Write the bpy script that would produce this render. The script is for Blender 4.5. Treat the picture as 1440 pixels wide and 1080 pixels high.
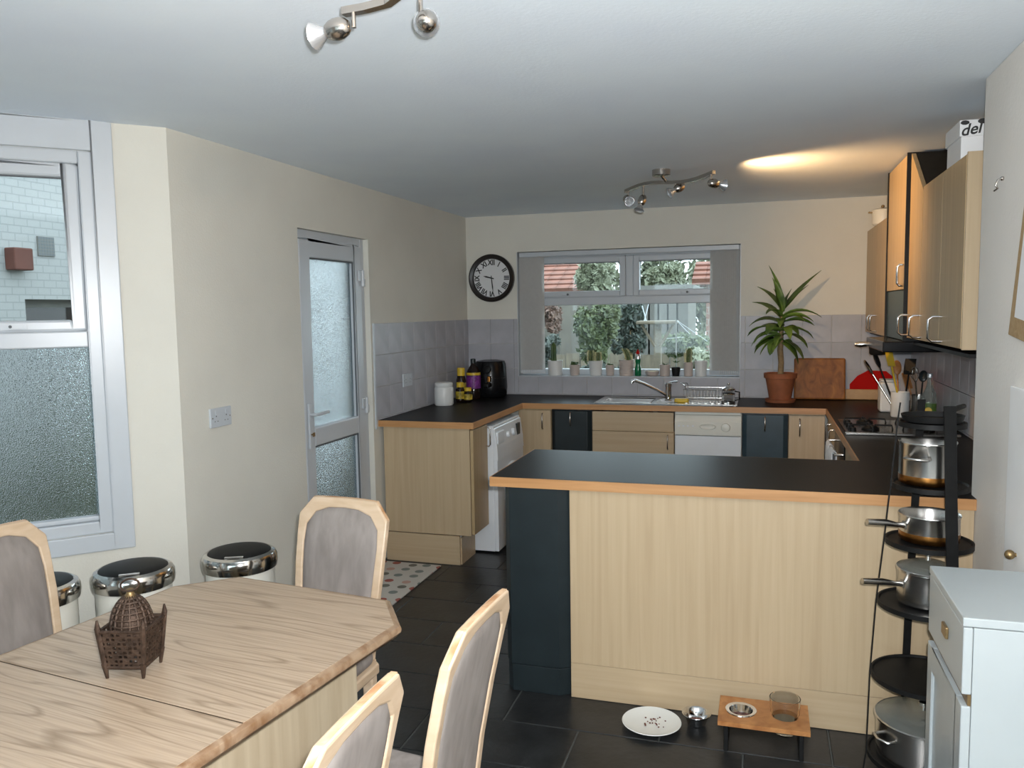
import bpy, bmesh, math, random
from mathutils import Vector, Matrix
random.seed(7)
for o in list(bpy.data.objects): bpy.data.objects.remove(o, do_unlink=True)
SC = bpy.context.scene
COL = SC.collection
R = math.radians

# ------------------------------------------------------------------ camera
F_PX, YAW, PITCH, ROLL, CAM_H = 1141.64, -0.29986, -0.089667, -0.01622, 1.58636
_cy, _sy, _cp, _sp = math.cos(YAW), math.sin(YAW), math.cos(PITCH), math.sin(PITCH)
FWD = Vector((_sy*_cp, _cy*_cp, _sp)); RGT = Vector((_cy, -_sy, 0)); UPV = RGT.cross(FWD)
_c, _s = math.cos(ROLL), math.sin(ROLL)
RGT, UPV = _c*RGT + _s*UPV, -_s*RGT + _c*UPV
CAM = Vector((0, 0, CAM_H))
cd = bpy.data.cameras.new('camera'); cam = bpy.data.objects.new('camera', cd); COL.objects.link(cam)
cd.sensor_width = 36; cd.lens = F_PX/1440*36; cd.clip_start = 0.02; cd.clip_end = 200
m = Matrix((RGT, UPV, -FWD)).transposed().to_4x4(); m.translation = CAM
cam.matrix_world = m
SC.camera = cam

def U(px, py, ax, c):
    """pixel of the photograph -> point on the plane axis=c"""
    d = FWD + RGT*((px-720)/F_PX) - UPV*((py-540)/F_PX)
    i = 'xyz'.index(ax)
    return CAM + d*((c-CAM[i])/d[i])

# ------------------------------------------------------------------ world, light, exposure
w = bpy.data.worlds.new('overcast'); SC.world = w; w.use_nodes = True
bg = w.node_tree.nodes['Background']
bg.inputs[0].default_value = (0.78, 0.90, 1.0, 1); bg.inputs[1].default_value = 2.35
SC.view_settings.view_transform = 'Standard'; SC.view_settings.look = 'None'
SC.view_settings.gamma = 1.0; SC.view_settings.use_curve_mapping = False
SC.view_settings.exposure = 0.95

def portal(name, c, rz, w_, h_):
    l = bpy.data.lights.new(name, 'AREA'); l.shape = 'RECTANGLE'; l.size = w_; l.size_y = h_
    l.cycles.is_portal = True
    o = bpy.data.objects.new(name, l); COL.objects.link(o); o.location = c
    o.rotation_euler = (R(90), 0, rz)       # faces -y rotated by rz ... light goes along local -z
    return o
def flash(power):
    l = bpy.data.lights.new('camera_flash', 'AREA'); l.shape = 'DISK'; l.size = 0.035; l.energy = power
    l.color = (0.97, 0.985, 1.0)
    o = bpy.data.objects.new('camera_flash', l); COL.objects.link(o)
    mm = m.copy(); mm.translation = CAM + RGT*0.03 + UPV*0.045 + FWD*0.01; o.matrix_world = mm
flash(40.0)

# ------------------------------------------------------------------ helpers
ORG = {}
class MB:
    def __init__(s): s.v = []; s.f = []
    def add(s, vs, fs):
        n = len(s.v); s.v += [tuple(x) for x in vs]; s.f += [tuple(i+n for i in f) for f in fs]; return s
    def box(s, x0, x1, y0, y1, z0, z1):
        return s.add([(x0,y0,z0),(x1,y0,z0),(x1,y1,z0),(x0,y1,z0),(x0,y0,z1),(x1,y0,z1),(x1,y1,z1),(x0,y1,z1)],
                     [(0,3,2,1),(4,5,6,7),(0,1,5,4),(1,2,6,5),(2,3,7,6),(3,0,4,7)])
    def prism(s, pts, a0, a1, ax='z'):
        n = len(pts)
        def P(p, a):
            return {'z': (p[0],p[1],a), 'y': (p[0],a,p[1]), 'x': (a,p[0],p[1])}[ax]
        vs = [P(p,a0) for p in pts] + [P(p,a1) for p in pts]
        fs = [tuple(range(n))[::-1], tuple(range(n,2*n))] + [(i,(i+1)%n,n+(i+1)%n,n+i) for i in range(n)]
        return s.add(vs, fs)
    def cyl(s, p0, p1, r0, r1=None, n=16, caps=True):
        p0, p1 = Vector(p0), Vector(p1); r1 = r0 if r1 is None else r1
        d = (p1-p0).normalized(); a = d.orthogonal().normalized(); b = d.cross(a)
        vs = []
        for p, r in ((p0,r0),(p1,r1)):
            for i in range(n):
                t = 2*math.pi*i/n; vs.append(p + a*(r*math.cos(t)) + b*(r*math.sin(t)))
        fs = [(i,(i+1)%n,n+(i+1)%n,n+i) for i in range(n)]
        if caps: fs += [tuple(range(n))[::-1], tuple(range(n,2*n))]
        return s.add(vs, fs)
    def lathe(s, prof, c=(0,0,0), ax=(0,0,1), n=24, sx=1, sy=1, caps=True):
        c = Vector(c); d = Vector(ax).normalized()
        a = (Vector((1,0,0))-d*d.x).normalized() if abs(d.x) < .9 else d.orthogonal().normalized(); b = d.cross(a)
        vs = []; fs = []
        for r, h in prof:
            for i in range(n):
                t = 2*math.pi*i/n; vs.append(c + d*h + a*(r*sx*math.cos(t)) + b*(r*sy*math.sin(t)))
        for k in range(len(prof)-1):
            for i in range(n):
                fs.append((k*n+i, k*n+(i+1)%n, (k+1)*n+(i+1)%n, (k+1)*n+i))
        if caps and prof[0][0] > 1e-6: fs.append(tuple(range(n))[::-1])
        if caps and prof[-1][0] > 1e-6: fs.append(tuple(range((len(prof)-1)*n, len(prof)*n)))
        return s.add(vs, fs)
    def tube(s, pts, r, n=8, closed=False):
        pts = [Vector(p) for p in pts]; k = len(pts); rs = r if isinstance(r, (list,tuple)) else [r]*k
        vs = []; fs = []; a = None
        for i, p in enumerate(pts):
            q0 = pts[(i-1) % k] if (closed or i > 0) else p
            q1 = pts[(i+1) % k] if (closed or i < k-1) else p
            d = (q1-q0).normalized()
            a = d.orthogonal().normalized() if a is None else (a - d*a.dot(d)).normalized()
            b = d.cross(a)
            for j in range(n):
                t = 2*math.pi*j/n; vs.append(p + a*(rs[i]*math.cos(t)) + b*(rs[i]*math.sin(t)))
        for i in range(k if closed else k-1):
            for j in range(n):
                fs.append((i*n+j, i*n+(j+1)%n, ((i+1)%k)*n+(j+1)%n, ((i+1)%k)*n+j))
        if not closed: fs += [tuple(range(n))[::-1], tuple(range((k-1)*n, k*n))]
        return s.add(vs, fs)
    def ball(s, c, rx, ry=None, rz=None, n=16, mm=10):
        ry = ry or rx; rz = rz or rx
        pr = [(math.sin(math.pi*i/mm), -math.cos(math.pi*i/mm)) for i in range(mm+1)]
        vs = []; fs = []
        for r, h in pr:
            for i in range(n):
                t = 2*math.pi*i/n; vs.append((c[0]+rx*r*math.cos(t), c[1]+ry*r*math.sin(t), c[2]+rz*h))
        for k in range(mm):
            for i in range(n): fs.append((k*n+i, k*n+(i+1)%n, (k+1)*n+(i+1)%n, (k+1)*n+i))
        return s.add(vs, fs)
    def rot(s, M):
        s.v = [tuple(M @ Vector(v)) for v in s.v]; return s
    def mesh(s, name, mat, smooth=None, off=Vector((0,0,0))):
        me = bpy.data.meshes.new(name)
        me.from_pydata([tuple(Vector(v)-off) for v in s.v], [], s.f)
        bm = bmesh.new(); bm.from_mesh(me)
        bmesh.ops.remove_doubles(bm, verts=bm.verts, dist=1e-5)
        bmesh.ops.recalc_face_normals(bm, faces=bm.faces)
        bm.to_mesh(me); bm.free()
        if mat: me.materials.append(mat)
        if smooth:
            me.shade_smooth(); me.set_sharp_from_angle(angle=R(smooth))
        return me
    def build(s, name, mat, parent=None, smooth=None, bevel=0, local=False, label=None, seg=2):
        off = Vector((0,0,0)) if (local or parent is None) else ORG.get(parent.name, Vector((0,0,0)))
        o = bpy.data.objects.new(name, s.mesh(name, mat, smooth, off)); COL.objects.link(o)
        if parent is not None: o.parent = parent; ORG[o.name] = ORG.get(parent.name, Vector((0,0,0)))
        if bevel:
            md = o.modifiers.new('bevel', 'BEVEL'); md.width = bevel; md.segments = seg; md.limit_method = 'ANGLE'; md.angle_limit = R(40)
        if label: o['label'] = label
        return o
def tag(o, label, cat, group=None, kind=None):
    if label: o['label'] = label
    if cat: o['category'] = cat
    if group: o['group'] = group
    if kind: o['kind'] = kind
    return o
def thing(name, label, cat, loc=(0,0,0), rz=0, group=None):
    o = bpy.data.objects.new(name, None); COL.objects.link(o); o.location = loc; o.rotation_euler = (0,0,rz)
    o.empty_display_size = .05
    ORG[o.name] = Vector(loc)
    return tag(o, label, cat, group)
def struct(o, label=None, cat=None): return tag(o, label, cat, None, 'structure')
def copy_tree(o, parent=None):
    c = o.copy(); COL.objects.link(c); c.parent = parent
    for ch in list(o.children): copy_tree(ch, c)
    return c
def piece(name, me, parent, loc, rot=None):
    o = bpy.data.objects.new(name, me); COL.objects.link(o); o.parent = parent
    o.location = Vector(loc) - ORG.get(parent.name, Vector((0,0,0)))
    if rot: o.rotation_euler = rot
    return o

# ------------------------------------------------------------------ materials
def nodes(name):
    mt = bpy.data.materials.new(name); mt.use_nodes = True
    nt = mt.node_tree; b = nt.nodes['Principled BSDF']; return mt, nt, b
def rgba(c): return (c[0], c[1], c[2], 1)
def mat(name, col, rough=.5, metal=0, var=.08, scale=6, bump=0, bscale=60, spec=.5, trans=0, ior=1.45, emit=None, estr=0, coat=0, sheen=0):
    mt, nt, b = nodes(name)
    b.inputs['Roughness'].default_value = rough; b.inputs['Metallic'].default_value = metal
    b.inputs['Specular IOR Level'].default_value = spec; b.inputs['IOR'].default_value = ior
    b.inputs['Transmission Weight'].default_value = trans
    b.inputs['Coat Weight'].default_value = coat; b.inputs['Sheen Weight'].default_value = sheen
    tc = nt.nodes.new('ShaderNodeTexCoord')
    if var:
        n = nt.nodes.new('ShaderNodeTexNoise'); n.inputs['Scale'].default_value = scale; n.inputs['Detail'].default_value = 4
        r = nt.nodes.new('ShaderNodeValToRGB')
        r.color_ramp.elements[0].position = .3; r.color_ramp.elements[1].position = .7
        r.color_ramp.elements[0].color = rgba([max(0,x*(1-var)) for x in col]); r.color_ramp.elements[1].color = rgba([min(1,x*(1+var)) for x in col])
        nt.links.new(tc.outputs['Object'], n.inputs['Vector']); nt.links.new(n.outputs['Fac'], r.inputs['Fac'])
        nt.links.new(r.outputs['Color'], b.inputs['Base Color'])
    else: b.inputs['Base Color'].default_value = rgba(col)
    if bump:
        n2 = nt.nodes.new('ShaderNodeTexNoise'); n2.inputs['Scale'].default_value = bscale; n2.inputs['Detail'].default_value = 3
        bp = nt.nodes.new('ShaderNodeBump'); bp.inputs['Strength'].default_value = bump; bp.inputs['Distance'].default_value = .01
        nt.links.new(tc.outputs['Object'], n2.inputs['Vector']); nt.links.new(n2.outputs['Fac'], bp.inputs['Height']); nt.links.new(bp.outputs['Normal'], b.inputs['Normal'])
    if emit: b.inputs['Emission Color'].default_value = rgba(emit); b.inputs['Emission Strength'].default_value = estr
    return mt
def wood(name, c0, c1, grain=(40,40,1.5), rough=.45, detail=5, bump=.05, rotz=0, distort=.6, p0=.3, p1=.72):
    mt, nt, b = nodes(name); b.inputs['Roughness'].default_value = rough
    tc = nt.nodes.new('ShaderNodeTexCoord'); mp = nt.nodes.new('ShaderNodeMapping'); mp.inputs['Scale'].default_value = grain
    mp0 = nt.nodes.new('ShaderNodeMapping'); mp0.inputs['Rotation'].default_value = (0,0,rotz)
    n = nt.nodes.new('ShaderNodeTexNoise'); n.inputs['Scale'].default_value = 1; n.inputs['Detail'].default_value = detail; n.inputs['Distortion'].default_value = distort
    r = nt.nodes.new('ShaderNodeValToRGB'); r.color_ramp.elements[0].position = p0; r.color_ramp.elements[1].position = p1
    r.color_ramp.elements[0].color = rgba(c0); r.color_ramp.elements[1].color = rgba(c1)
    bp = nt.nodes.new('ShaderNodeBump'); bp.inputs['Strength'].default_value = bump; bp.inputs['Distance'].default_value = .004
    L = nt.links.new
    L(tc.outputs['Object'], mp0.inputs['Vector']); L(mp0.outputs['Vector'], mp.inputs['Vector']); L(mp.outputs['Vector'], n.inputs['Vector'])
    L(n.outputs['Fac'], r.inputs['Fac']); L(r.outputs['Color'], b.inputs['Base Color']); L(n.outputs['Fac'], bp.inputs['Height']); L(bp.outputs['Normal'], b.inputs['Normal'])
    return mt
def ringwood(name, c0, c1, rotz):
    """limed oak with cathedral figure"""
    mt, nt, b = nodes(name); b.inputs['Roughness'].default_value = .38; L = nt.links.new
    tc = nt.nodes.new('ShaderNodeTexCoord'); mp0 = nt.nodes.new('ShaderNodeMapping'); mp0.inputs['Rotation'].default_value = (0,0,rotz)
    mp = nt.nodes.new('ShaderNodeMapping'); mp.inputs['Scale'].default_value = (.55, 7.5, 5)
    wv = nt.nodes.new('ShaderNodeTexNoise'); wv.inputs['Scale'].default_value = 1.3; wv.inputs['Detail'].default_value = 1.5; wv.inputs['Distortion'].default_value = .4
    mul = nt.nodes.new('ShaderNodeMath'); mul.operation = 'MULTIPLY'; mul.inputs[1].default_value = 9
    fr = nt.nodes.new('ShaderNodeMath'); fr.operation = 'PINGPONG'; fr.inputs[1].default_value = .5
    r = nt.nodes.new('ShaderNodeValToRGB'); r.color_ramp.elements[0].position = .0; r.color_ramp.elements[1].position = .13
    r.color_ramp.elements[0].color = rgba(c0); r.color_ramp.elements[1].color = rgba(c1)
    mp2 = nt.nodes.new('ShaderNodeMapping'); mp2.inputs['Scale'].default_value = (4, 150, 60)
    n2 = nt.nodes.new('ShaderNodeTexNoise'); n2.inputs['Scale'].default_value = 1; n2.inputs['Detail'].default_value = 3
    r2 = nt.nodes.new('ShaderNodeValToRGB'); r2.color_ramp.elements[0].position = .33; r2.color_ramp.elements[1].position = .6
    r2.color_ramp.elements[0].color = (.72,.68,.64,1); r2.color_ramp.elements[1].color = (1,1,1,1)
    mx = nt.nodes.new('ShaderNodeMix'); mx.data_type = 'RGBA'; mx.blend_type = 'MULTIPLY'; mx.inputs['Factor'].default_value = .8
    L(tc.outputs['Object'], mp0.inputs['Vector']); L(mp0.outputs[0], mp.inputs['Vector']); L(mp.outputs[0], wv.inputs['Vector'])
    L(wv.outputs['Fac'], mul.inputs[0]); L(mul.outputs[0], fr.inputs[0]); L(fr.outputs[0], r.inputs['Fac'])
    L(mp0.outputs[0], mp2.inputs['Vector']); L(mp2.outputs[0], n2.inputs['Vector']); L(n2.outputs['Fac'], r2.inputs['Fac'])
    L(r.outputs['Color'], mx.inputs[6]); L(r2.outputs['Color'], mx.inputs[7]); L(mx.outputs[2], b.inputs['Base Color'])
    return mt
def clear_glass(name, tint=(.93,.97,.96), refl=.08):
    mt, nt, b = nodes(name); nt.nodes.remove(b); L = nt.links.new
    t = nt.nodes.new('ShaderNodeBsdfTransparent'); t.inputs[0].default_value = rgba(tint)
    g = nt.nodes.new('ShaderNodeBsdfGlossy'); g.inputs['Roughness'].default_value = .02
    lw = nt.nodes.new('ShaderNodeFresnel'); lw.inputs[0].default_value = 1.45
    mx = nt.nodes.new('ShaderNodeMixShader'); L(lw.outputs[0], mx.inputs[0]); L(t.outputs[0], mx.inputs[1]); L(g.outputs[0], mx.inputs[2])
    L(mx.outputs[0], nt.nodes['Material Output'].inputs[0]); return mt
def frosted_glass(name, scale=210, rough=.24):
    """patterned obscure glazing: scatters what is seen through it"""
    mt, nt, b = nodes(name); nt.nodes.remove(b); L = nt.links.new
    rf = nt.nodes.new('ShaderNodeBsdfRefraction'); rf.inputs['Roughness'].default_value = rough; rf.inputs['IOR'].default_value = 1.28
    rf.inputs['Color'].default_value = (.9,.95,.95,1)
    gl = nt.nodes.new('ShaderNodeBsdfGlossy'); gl.inputs['Roughness'].default_value = .15; gl.inputs['Color'].default_value = (.9,.95,1,1)
    fr = nt.nodes.new('ShaderNodeFresnel'); fr.inputs[0].default_value = 1.4
    tc = nt.nodes.new('ShaderNodeTexCoord'); n = nt.nodes.new('ShaderNodeTexVoronoi'); n.inputs['Scale'].default_value = scale
    bp = nt.nodes.new('ShaderNodeBump'); bp.inputs['Strength'].default_value = .55; bp.inputs['Distance'].default_value = .006
    mx = nt.nodes.new('ShaderNodeMixShader')
    L(tc.outputs['Object'], n.inputs['Vector']); L(n.outputs['Distance'], bp.inputs['Height'])
    L(bp.outputs[0], rf.inputs['Normal']); L(bp.outputs[0], gl.inputs['Normal'])
    L(fr.outputs[0], mx.inputs[0]); L(rf.outputs[0], mx.inputs[1]); L(gl.outputs[0], mx.inputs[2]); L(mx.outputs[0], nt.nodes['Material Output'].inputs[0])
    return mt
def leafmat(name, c0, c1):
    mt, nt, b = nodes(name); b.inputs['Roughness'].default_value = .5; L = nt.links.new
    oi = nt.nodes.new('ShaderNodeTexCoord'); n = nt.nodes.new('ShaderNodeTexNoise'); n.inputs['Scale'].default_value = 9
    r = nt.nodes.new('ShaderNodeValToRGB'); r.color_ramp.elements[0].position = .35; r.color_ramp.elements[1].position = .65
    r.color_ramp.elements[0].color = rgba(c0); r.color_ramp.elements[1].color = rgba(c1)
    L(oi.outputs['Object'], n.inputs['Vector']); L(n.outputs['Fac'], r.inputs['Fac']); L(r.outputs['Color'], b.inputs['Base Color'])
    return mt
def brickmat(name, c1, c2, mort, scale, rough=.8, bw=.5, rh=.25, bump=.6, swap=None):
    mt, nt, b = nodes(name); b.inputs['Roughness'].default_value = rough; L = nt.links.new
    tc = nt.nodes.new('ShaderNodeTexCoord'); sp = nt.nodes.new('ShaderNodeSeparateXYZ'); cb = nt.nodes.new('ShaderNodeCombineXYZ')
    L(tc.outputs['Object'], sp.inputs[0])
    a, c = swap or ('Y','Z'); L(sp.outputs[a], cb.inputs['X']); L(sp.outputs[c], cb.inputs['Y'])
    br = nt.nodes.new('ShaderNodeTexBrick'); br.inputs['Scale'].default_value = scale; br.inputs['Color1'].default_value = rgba(c1); br.inputs['Color2'].default_value = rgba(c2); br.inputs['Mortar'].default_value = rgba(mort)
    br.inputs['Mortar Size'].default_value = .02; br.inputs['Brick Width'].default_value = bw; br.inputs['Row Height'].default_value = rh
    bp = nt.nodes.new('ShaderNodeBump'); bp.inputs['Strength'].default_value = bump; bp.inputs['Distance'].default_value = .02; bp.invert = True
    L(cb.outputs[0], br.inputs['Vector']); L(br.outputs['Color'], b.inputs['Base Color']); L(br.outputs['Fac'], bp.inputs['Height']); L(bp.outputs[0], b.inputs['Normal'])
    return mt
def blindmat():
    mt, nt, b = nodes('blind_fabric'); nt.nodes.remove(b); L = nt.links.new
    tc = nt.nodes.new('ShaderNodeTexCoord'); n = nt.nodes.new('ShaderNodeTexNoise'); n.inputs['Scale'].default_value = 40
    r = nt.nodes.new('ShaderNodeValToRGB'); r.color_ramp.elements[0].color = (.66,.655,.64,1); r.color_ramp.elements[1].color = (.74,.735,.72,1)
    d = nt.nodes.new('ShaderNodeBsdfDiffuse'); t = nt.nodes.new('ShaderNodeBsdfTranslucent'); mx = nt.nodes.new('ShaderNodeMixShader'); mx.inputs[0].default_value = .5
    L(tc.outputs['Object'], n.inputs['Vector']); L(n.outputs['Fac'], r.inputs['Fac']); L(r.outputs['Color'], d.inputs['Color']); L(r.outputs['Color'], t.inputs['Color'])
    L(d.outputs[0], mx.inputs[1]); L(t.outputs[0], mx.inputs[2]); L(mx.outputs[0], nt.nodes['Material Output'].inputs[0]); return mt
M = dict(
 wall=mat('cream_paint', (.655,.64,.575), .75, var=.035, scale=2.5, bump=.12, bscale=120),
 ceiling=mat('ceiling_paint', (.83,.91,1.0), .8, var=.03, scale=2, bump=.1, bscale=90),
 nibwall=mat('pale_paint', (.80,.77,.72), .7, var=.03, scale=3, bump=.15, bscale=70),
 upvc=mat('white_upvc', (.50,.535,.57), .3, var=.02),
 gasket=mat('dark_gasket', (.10,.11,.12), .6, var=0),
 walltile=mat('grey_tile', (.40,.40,.43), .30, var=.14, scale=5, spec=.2),
 grout=mat('grey_grout', (.40,.40,.40), .8, var=.05),
 floortile=mat('slate_tile', (.016,.017,.018), .34, var=.45, scale=7, bump=.12, bscale=30),
 floorgrout=mat('floor_grout', (.085,.09,.085), .8, var=.1),
 panel=wood('maple_veneer', (.45,.335,.205), (.515,.395,.25), (46,46,1.3), .4, bump=.02),
 panelh=wood('maple_veneer_flat', (.45,.335,.205), (.505,.385,.245), (1.3,46,46), .4, bump=.02),
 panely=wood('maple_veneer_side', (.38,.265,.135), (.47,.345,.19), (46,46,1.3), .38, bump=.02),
 edge=wood('oak_edging', (.42,.205,.075), (.55,.29,.12), (3,3,40), .4, bump=.02),
 laminate=mat('dark_laminate', (.012,.011,.0105), .40, var=.35, scale=180, spec=.10),
 navy=mat('charcoal_blue_door', (.014,.021,.024), .36, var=.12, scale=10),
 bluelit=mat('charcoal_blue_lit', (.030,.055,.072), .35, var=.12, scale=10),  # lighter copy of the charcoal blue, lit look put into the colour
 black=mat('black_gloss', (.007,.007,.008), .22, var=0, spec=.3),
 blackmatt=mat('black_enamel', (.009,.009,.009), .5, var=.2, scale=30, spec=.2),
 steel=mat('brushed_steel', (.62,.60,.57), .24, 1, var=.06, scale=20),
 steelshade=mat('bowl_steel_shaded', (.30,.30,.30), .28, 1, var=.06, scale=20),  # same sink steel, shade of the recessed bowls put into a darker colour
 chrome=mat('chrome', (.75,.75,.75), .08, 1, var=0),
 nickel=mat('satin_nickel', (.50,.46,.42), .22, 1, var=.05),
 whitegoods=mat('white_enamel', (.76,.79,.82), .3, var=.02),
 cream=mat('cream_enamel', (.74,.73,.66), .32, var=.02),
 cupboardpaint=mat('cupboard_paint', (.86,.86,.85), .4, var=.03),
 whitepaint=mat('white_gloss_paint', (.41,.45,.46), .3, var=.03, scale=4),
 chairwood=wood('limed_beech', (.52,.38,.25), (.62,.48,.345), (9,9,30), .4, bump=.03),
 chairwear=wood('worn_beech', (.40,.20,.09), (.66,.46,.29), (14,14,14), .5, bump=.03, p0=.38, p1=.6),
 fabric=wood('taupe_velour', (.19,.165,.15), (.275,.245,.225), (26,26,5), .95, detail=4, bump=.02, distort=.2),
 tablewood=ringwood('limed_oak', (.31,.225,.15), (.465,.355,.255), 0),
 tableedge=wood('worn_oak_edge', (.20,.105,.05), (.36,.25,.16), (20,20,20), .42, rotz=R(8), p0=.35,p1=.6),
 tableside=wood('table_side', (.50,.40,.27), (.62,.52,.37), (30,30,2), .4),
 seam=mat('seam_shadow_wood', (.055,.032,.018), .7, var=.2),
 rust=mat('rusted_iron', (.060,.036,.024), .6, .5, var=.45, scale=40, bump=.4, bscale=80),
 terracotta=mat('terracotta', (.26,.085,.035), .7, var=.2, scale=12),
 soil=mat('soil', (.03,.02,.012), .95, var=.4, scale=60, bump=.8, bscale=90),
 leaf=leafmat('dracaena_leaf', (.045,.10,.018), (.15,.24,.04)),
 stem=mat('cane_bark', (.24,.17,.09), .8, var=.3, scale=30),
 cactus=leafmat('cactus_skin', (.03,.07,.015), (.07,.12,.02)),
 spines=mat('cactus_spines', (.72,.66,.38), .8, var=.1),
 potwhite=mat('white_ceramic', (.68,.69,.68), .3, var=.04),
 potpink=mat('blush_ceramic', (.50,.43,.39), .5, var=.08),
 board=wood('chopping_board', (.15,.045,.008), (.36,.135,.025), (16,30,9), .6, distort=1.2),
 boardedge=wood('chopping_board_edge', (.38,.22,.09), (.50,.31,.14), (10,30,10), .5),
 bamboo=wood('feeder_wood', (.30,.11,.03), (.50,.235,.08), (22,22,22), .45),
 red=mat('red_plastic', (.42,.006,.004), .6, var=.05, spec=.08),
 yellow=mat('yellow_plastic', (.62,.42,.03), .4, var=.05),
 purple=mat('purple_label', (.16,.03,.20), .45, var=.5, scale=60),
 darkglass=mat('dark_jar', (.012,.006,.005), .12, var=0),
 green=mat('green_liquid', (.005,.13,.05), .15, var=0),
 clockface=mat('clock_paper', (.66,.67,.68), .5, var=.02),
 clockframe=mat('clock_frame', (.016,.012,.011), .3, var=.1),
 print=mat('black_print', (.02,.02,.02), .5, var=0),
 blind=blindmat(),
 bulb=mat('bulb_reflector', (.62,.64,.66), .25, .7, var=0),
 litbulb=mat('lit_bulb', (1,.8,.5), .3, var=0, emit=(1,.62,.25), estr=25),
 cork=wood('cork', (.34,.22,.10), (.44,.31,.17), (60,60,60), .8),
 paper=mat('paper', (.80,.80,.80), .6, var=.02),
 glass=clear_glass('pane_glass'), frost=frosted_glass('obscure_glass'),
 tumbler=mat('clear_glass', (.98,.99,.99), .02, var=0, trans=1, ior=1.16),
 lidglass=mat('lid_glass', (.75,.80,.75), .04, var=0, trans=.85, ior=1.2),
 towel=mat('white_towel', (.72,.74,.76), .95, var=.08, scale=30, bump=.4, bscale=200),
 brass=mat('antique_brass', (.28,.19,.09), .4, .8, var=.2, scale=30),
 copper=mat('scorched_steel', (.34,.15,.04), .3, 1, var=.4, scale=25),
 chinawhite=mat('white_china', (.72,.73,.70), .25, var=.03),
 kibble=mat('kibble', (.13,.045,.03), .9, var=.4, scale=80),
 foilage=leafmat('hedge_leaf', (.035,.05,.02), (.10,.125,.05)),
 foil2=leafmat('pale_tree_leaf', (.13,.145,.09), (.23,.245,.165)),
 foil3=leafmat('dark_conifer_leaf', (.018,.028,.022), (.045,.062,.048)),
 foil4=leafmat('rust_shrub_leaf', (.10,.055,.04), (.18,.11,.085)),
 lawn=mat('lawn', (.060,.066,.026), .95, var=.35, scale=3, bump=.4, bscale=40),
 whitebrick=brickmat('white_painted_brick', (.30,.30,.295), (.29,.29,.286), (.235,.238,.236), 4.4, bump=.35),
 render=mat('pebble_render', (.135,.125,.107), .9, var=.12, scale=3, bump=.3, bscale=90),
 rooftile=mat('clay_roof_tile', (.20,.085,.06), .8, var=.35, scale=4),
 redbrick=brickmat('red_brick', (.21,.11,.085), (.17,.085,.06), (.25,.22,.19), 2.2, swap=('X','Z')),
 fence=wood('fence_board', (.12,.10,.075), (.20,.165,.12), (12,12,2), .8),
 vent=mat('red_clay', (.10,.034,.024), .8, var=.15),
 bouncepaving=mat('pale_bounce_paving', (.68,.68,.67), .9, var=.15, scale=2),  # pale ground for the added reflector slabs outside
 terra2=mat('buff_clay', (.15,.147,.135), .8, var=.1),
)
def rugmat():
    mt, nt, b = nodes('spotted_rug'); b.inputs['Roughness'].default_value = .95; L = nt.links.new
    tc = nt.nodes.new('ShaderNodeTexCoord'); v = nt.nodes.new('ShaderNodeTexVoronoi'); v.voronoi_dimensions = '2D'
    v.inputs['Scale'].default_value = 10; v.inputs['Randomness'].default_value = .25
    lt = nt.nodes.new('ShaderNodeMath'); lt.operation = 'LESS_THAN'; lt.inputs[1].default_value = .27
    sp = nt.nodes.new('ShaderNodeSeparateColor'); r = nt.nodes.new('ShaderNodeValToRGB'); r.color_ramp.interpolation = 'CONSTANT'
    e = r.color_ramp.elements; e[0].color = (.33,.10,.075,1); e[1].position = .33; e[1].color = (.20,.22,.20,1)
    x = e.new(.62); x.color = (.48,.30,.24,1); x = e.new(.82); x.color = (.16,.15,.12,1)
    mx = nt.nodes.new('ShaderNodeMix'); mx.data_type = 'RGBA'; mx.inputs[6].default_value = (.52,.49,.44,1)
    L(tc.outputs['Object'], v.inputs['Vector']); L(v.outputs['Distance'], lt.inputs[0]); L(v.outputs['Color'], sp.inputs[0]); L(sp.outputs[0], r.inputs[0])
    L(lt.outputs[0], mx.inputs['Factor']); L(r.outputs[0], mx.inputs[7]); L(mx.outputs[2], b.inputs['Base Color'])
    return mt
M['rug'] = rugmat()

# ------------------------------------------------------------------ room dimensions (metres)
XL, YB, ZC = -2.323, 6.303, 2.35
XN, YC, XK = .717, 3.20, 1.01
Y0 = -2.2
BAYL = 1.05; Q = math.sqrt(.5)
B0 = Vector((XL, 2.815, 0)); B1 = B0 + Vector((-Q,-Q,0))*BAYL; XB = B1.x
B2 = Vector((XB, .25, 0)); B3 = Vector((XL, .25-(XL-XB), 0))
WX0, WX1, WZ0, WZ1 = -1.891, -.158, 1.060, 2.056
DY0, DY1, DZ1 = 3.769, 4.564, 2.038
TH = .26
WT = .91

# floor and ceiling
fl = struct(MB().box(XB-.3, XK+.1, Y0-.1, YB+.1, -.12, -.004).build('floor', M['floorgrout']), 'very dark slate tiled floor of the kitchen diner', 'floor')
TX, TY = .60, .2935
tme = {}
def tile_mesh(w_, h_):
    k = (round(w_,3), round(h_,3))
    if k not in tme:
        g = .0028; b_ = .002
        a, c = w_/2-g, h_/2-g
        mb = MB().add([(-a,-c,-.006),(a,-c,-.006),(a,c,-.006),(-a,c,-.006),(-a,-c,-b_),(a,-c,-b_),(a,c,-b_),(-a,c,-b_),
                       (-a+b_,-c+b_,0),(a-b_,-c+b_,0),(a-b_,c-b_,0),(-a+b_,c-b_,0)],
             [(0,1,5,4),(1,2,6,5),(2,3,7,6),(3,0,4,7),(4,5,9,8),(5,6,10,9),(6,7,11,10),(7,4,8,11),(8,9,10,11)])
        tme[k] = mb.mesh('floor_tile', M['floortile'])
    return tme[k]
nt_ = 0
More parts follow.
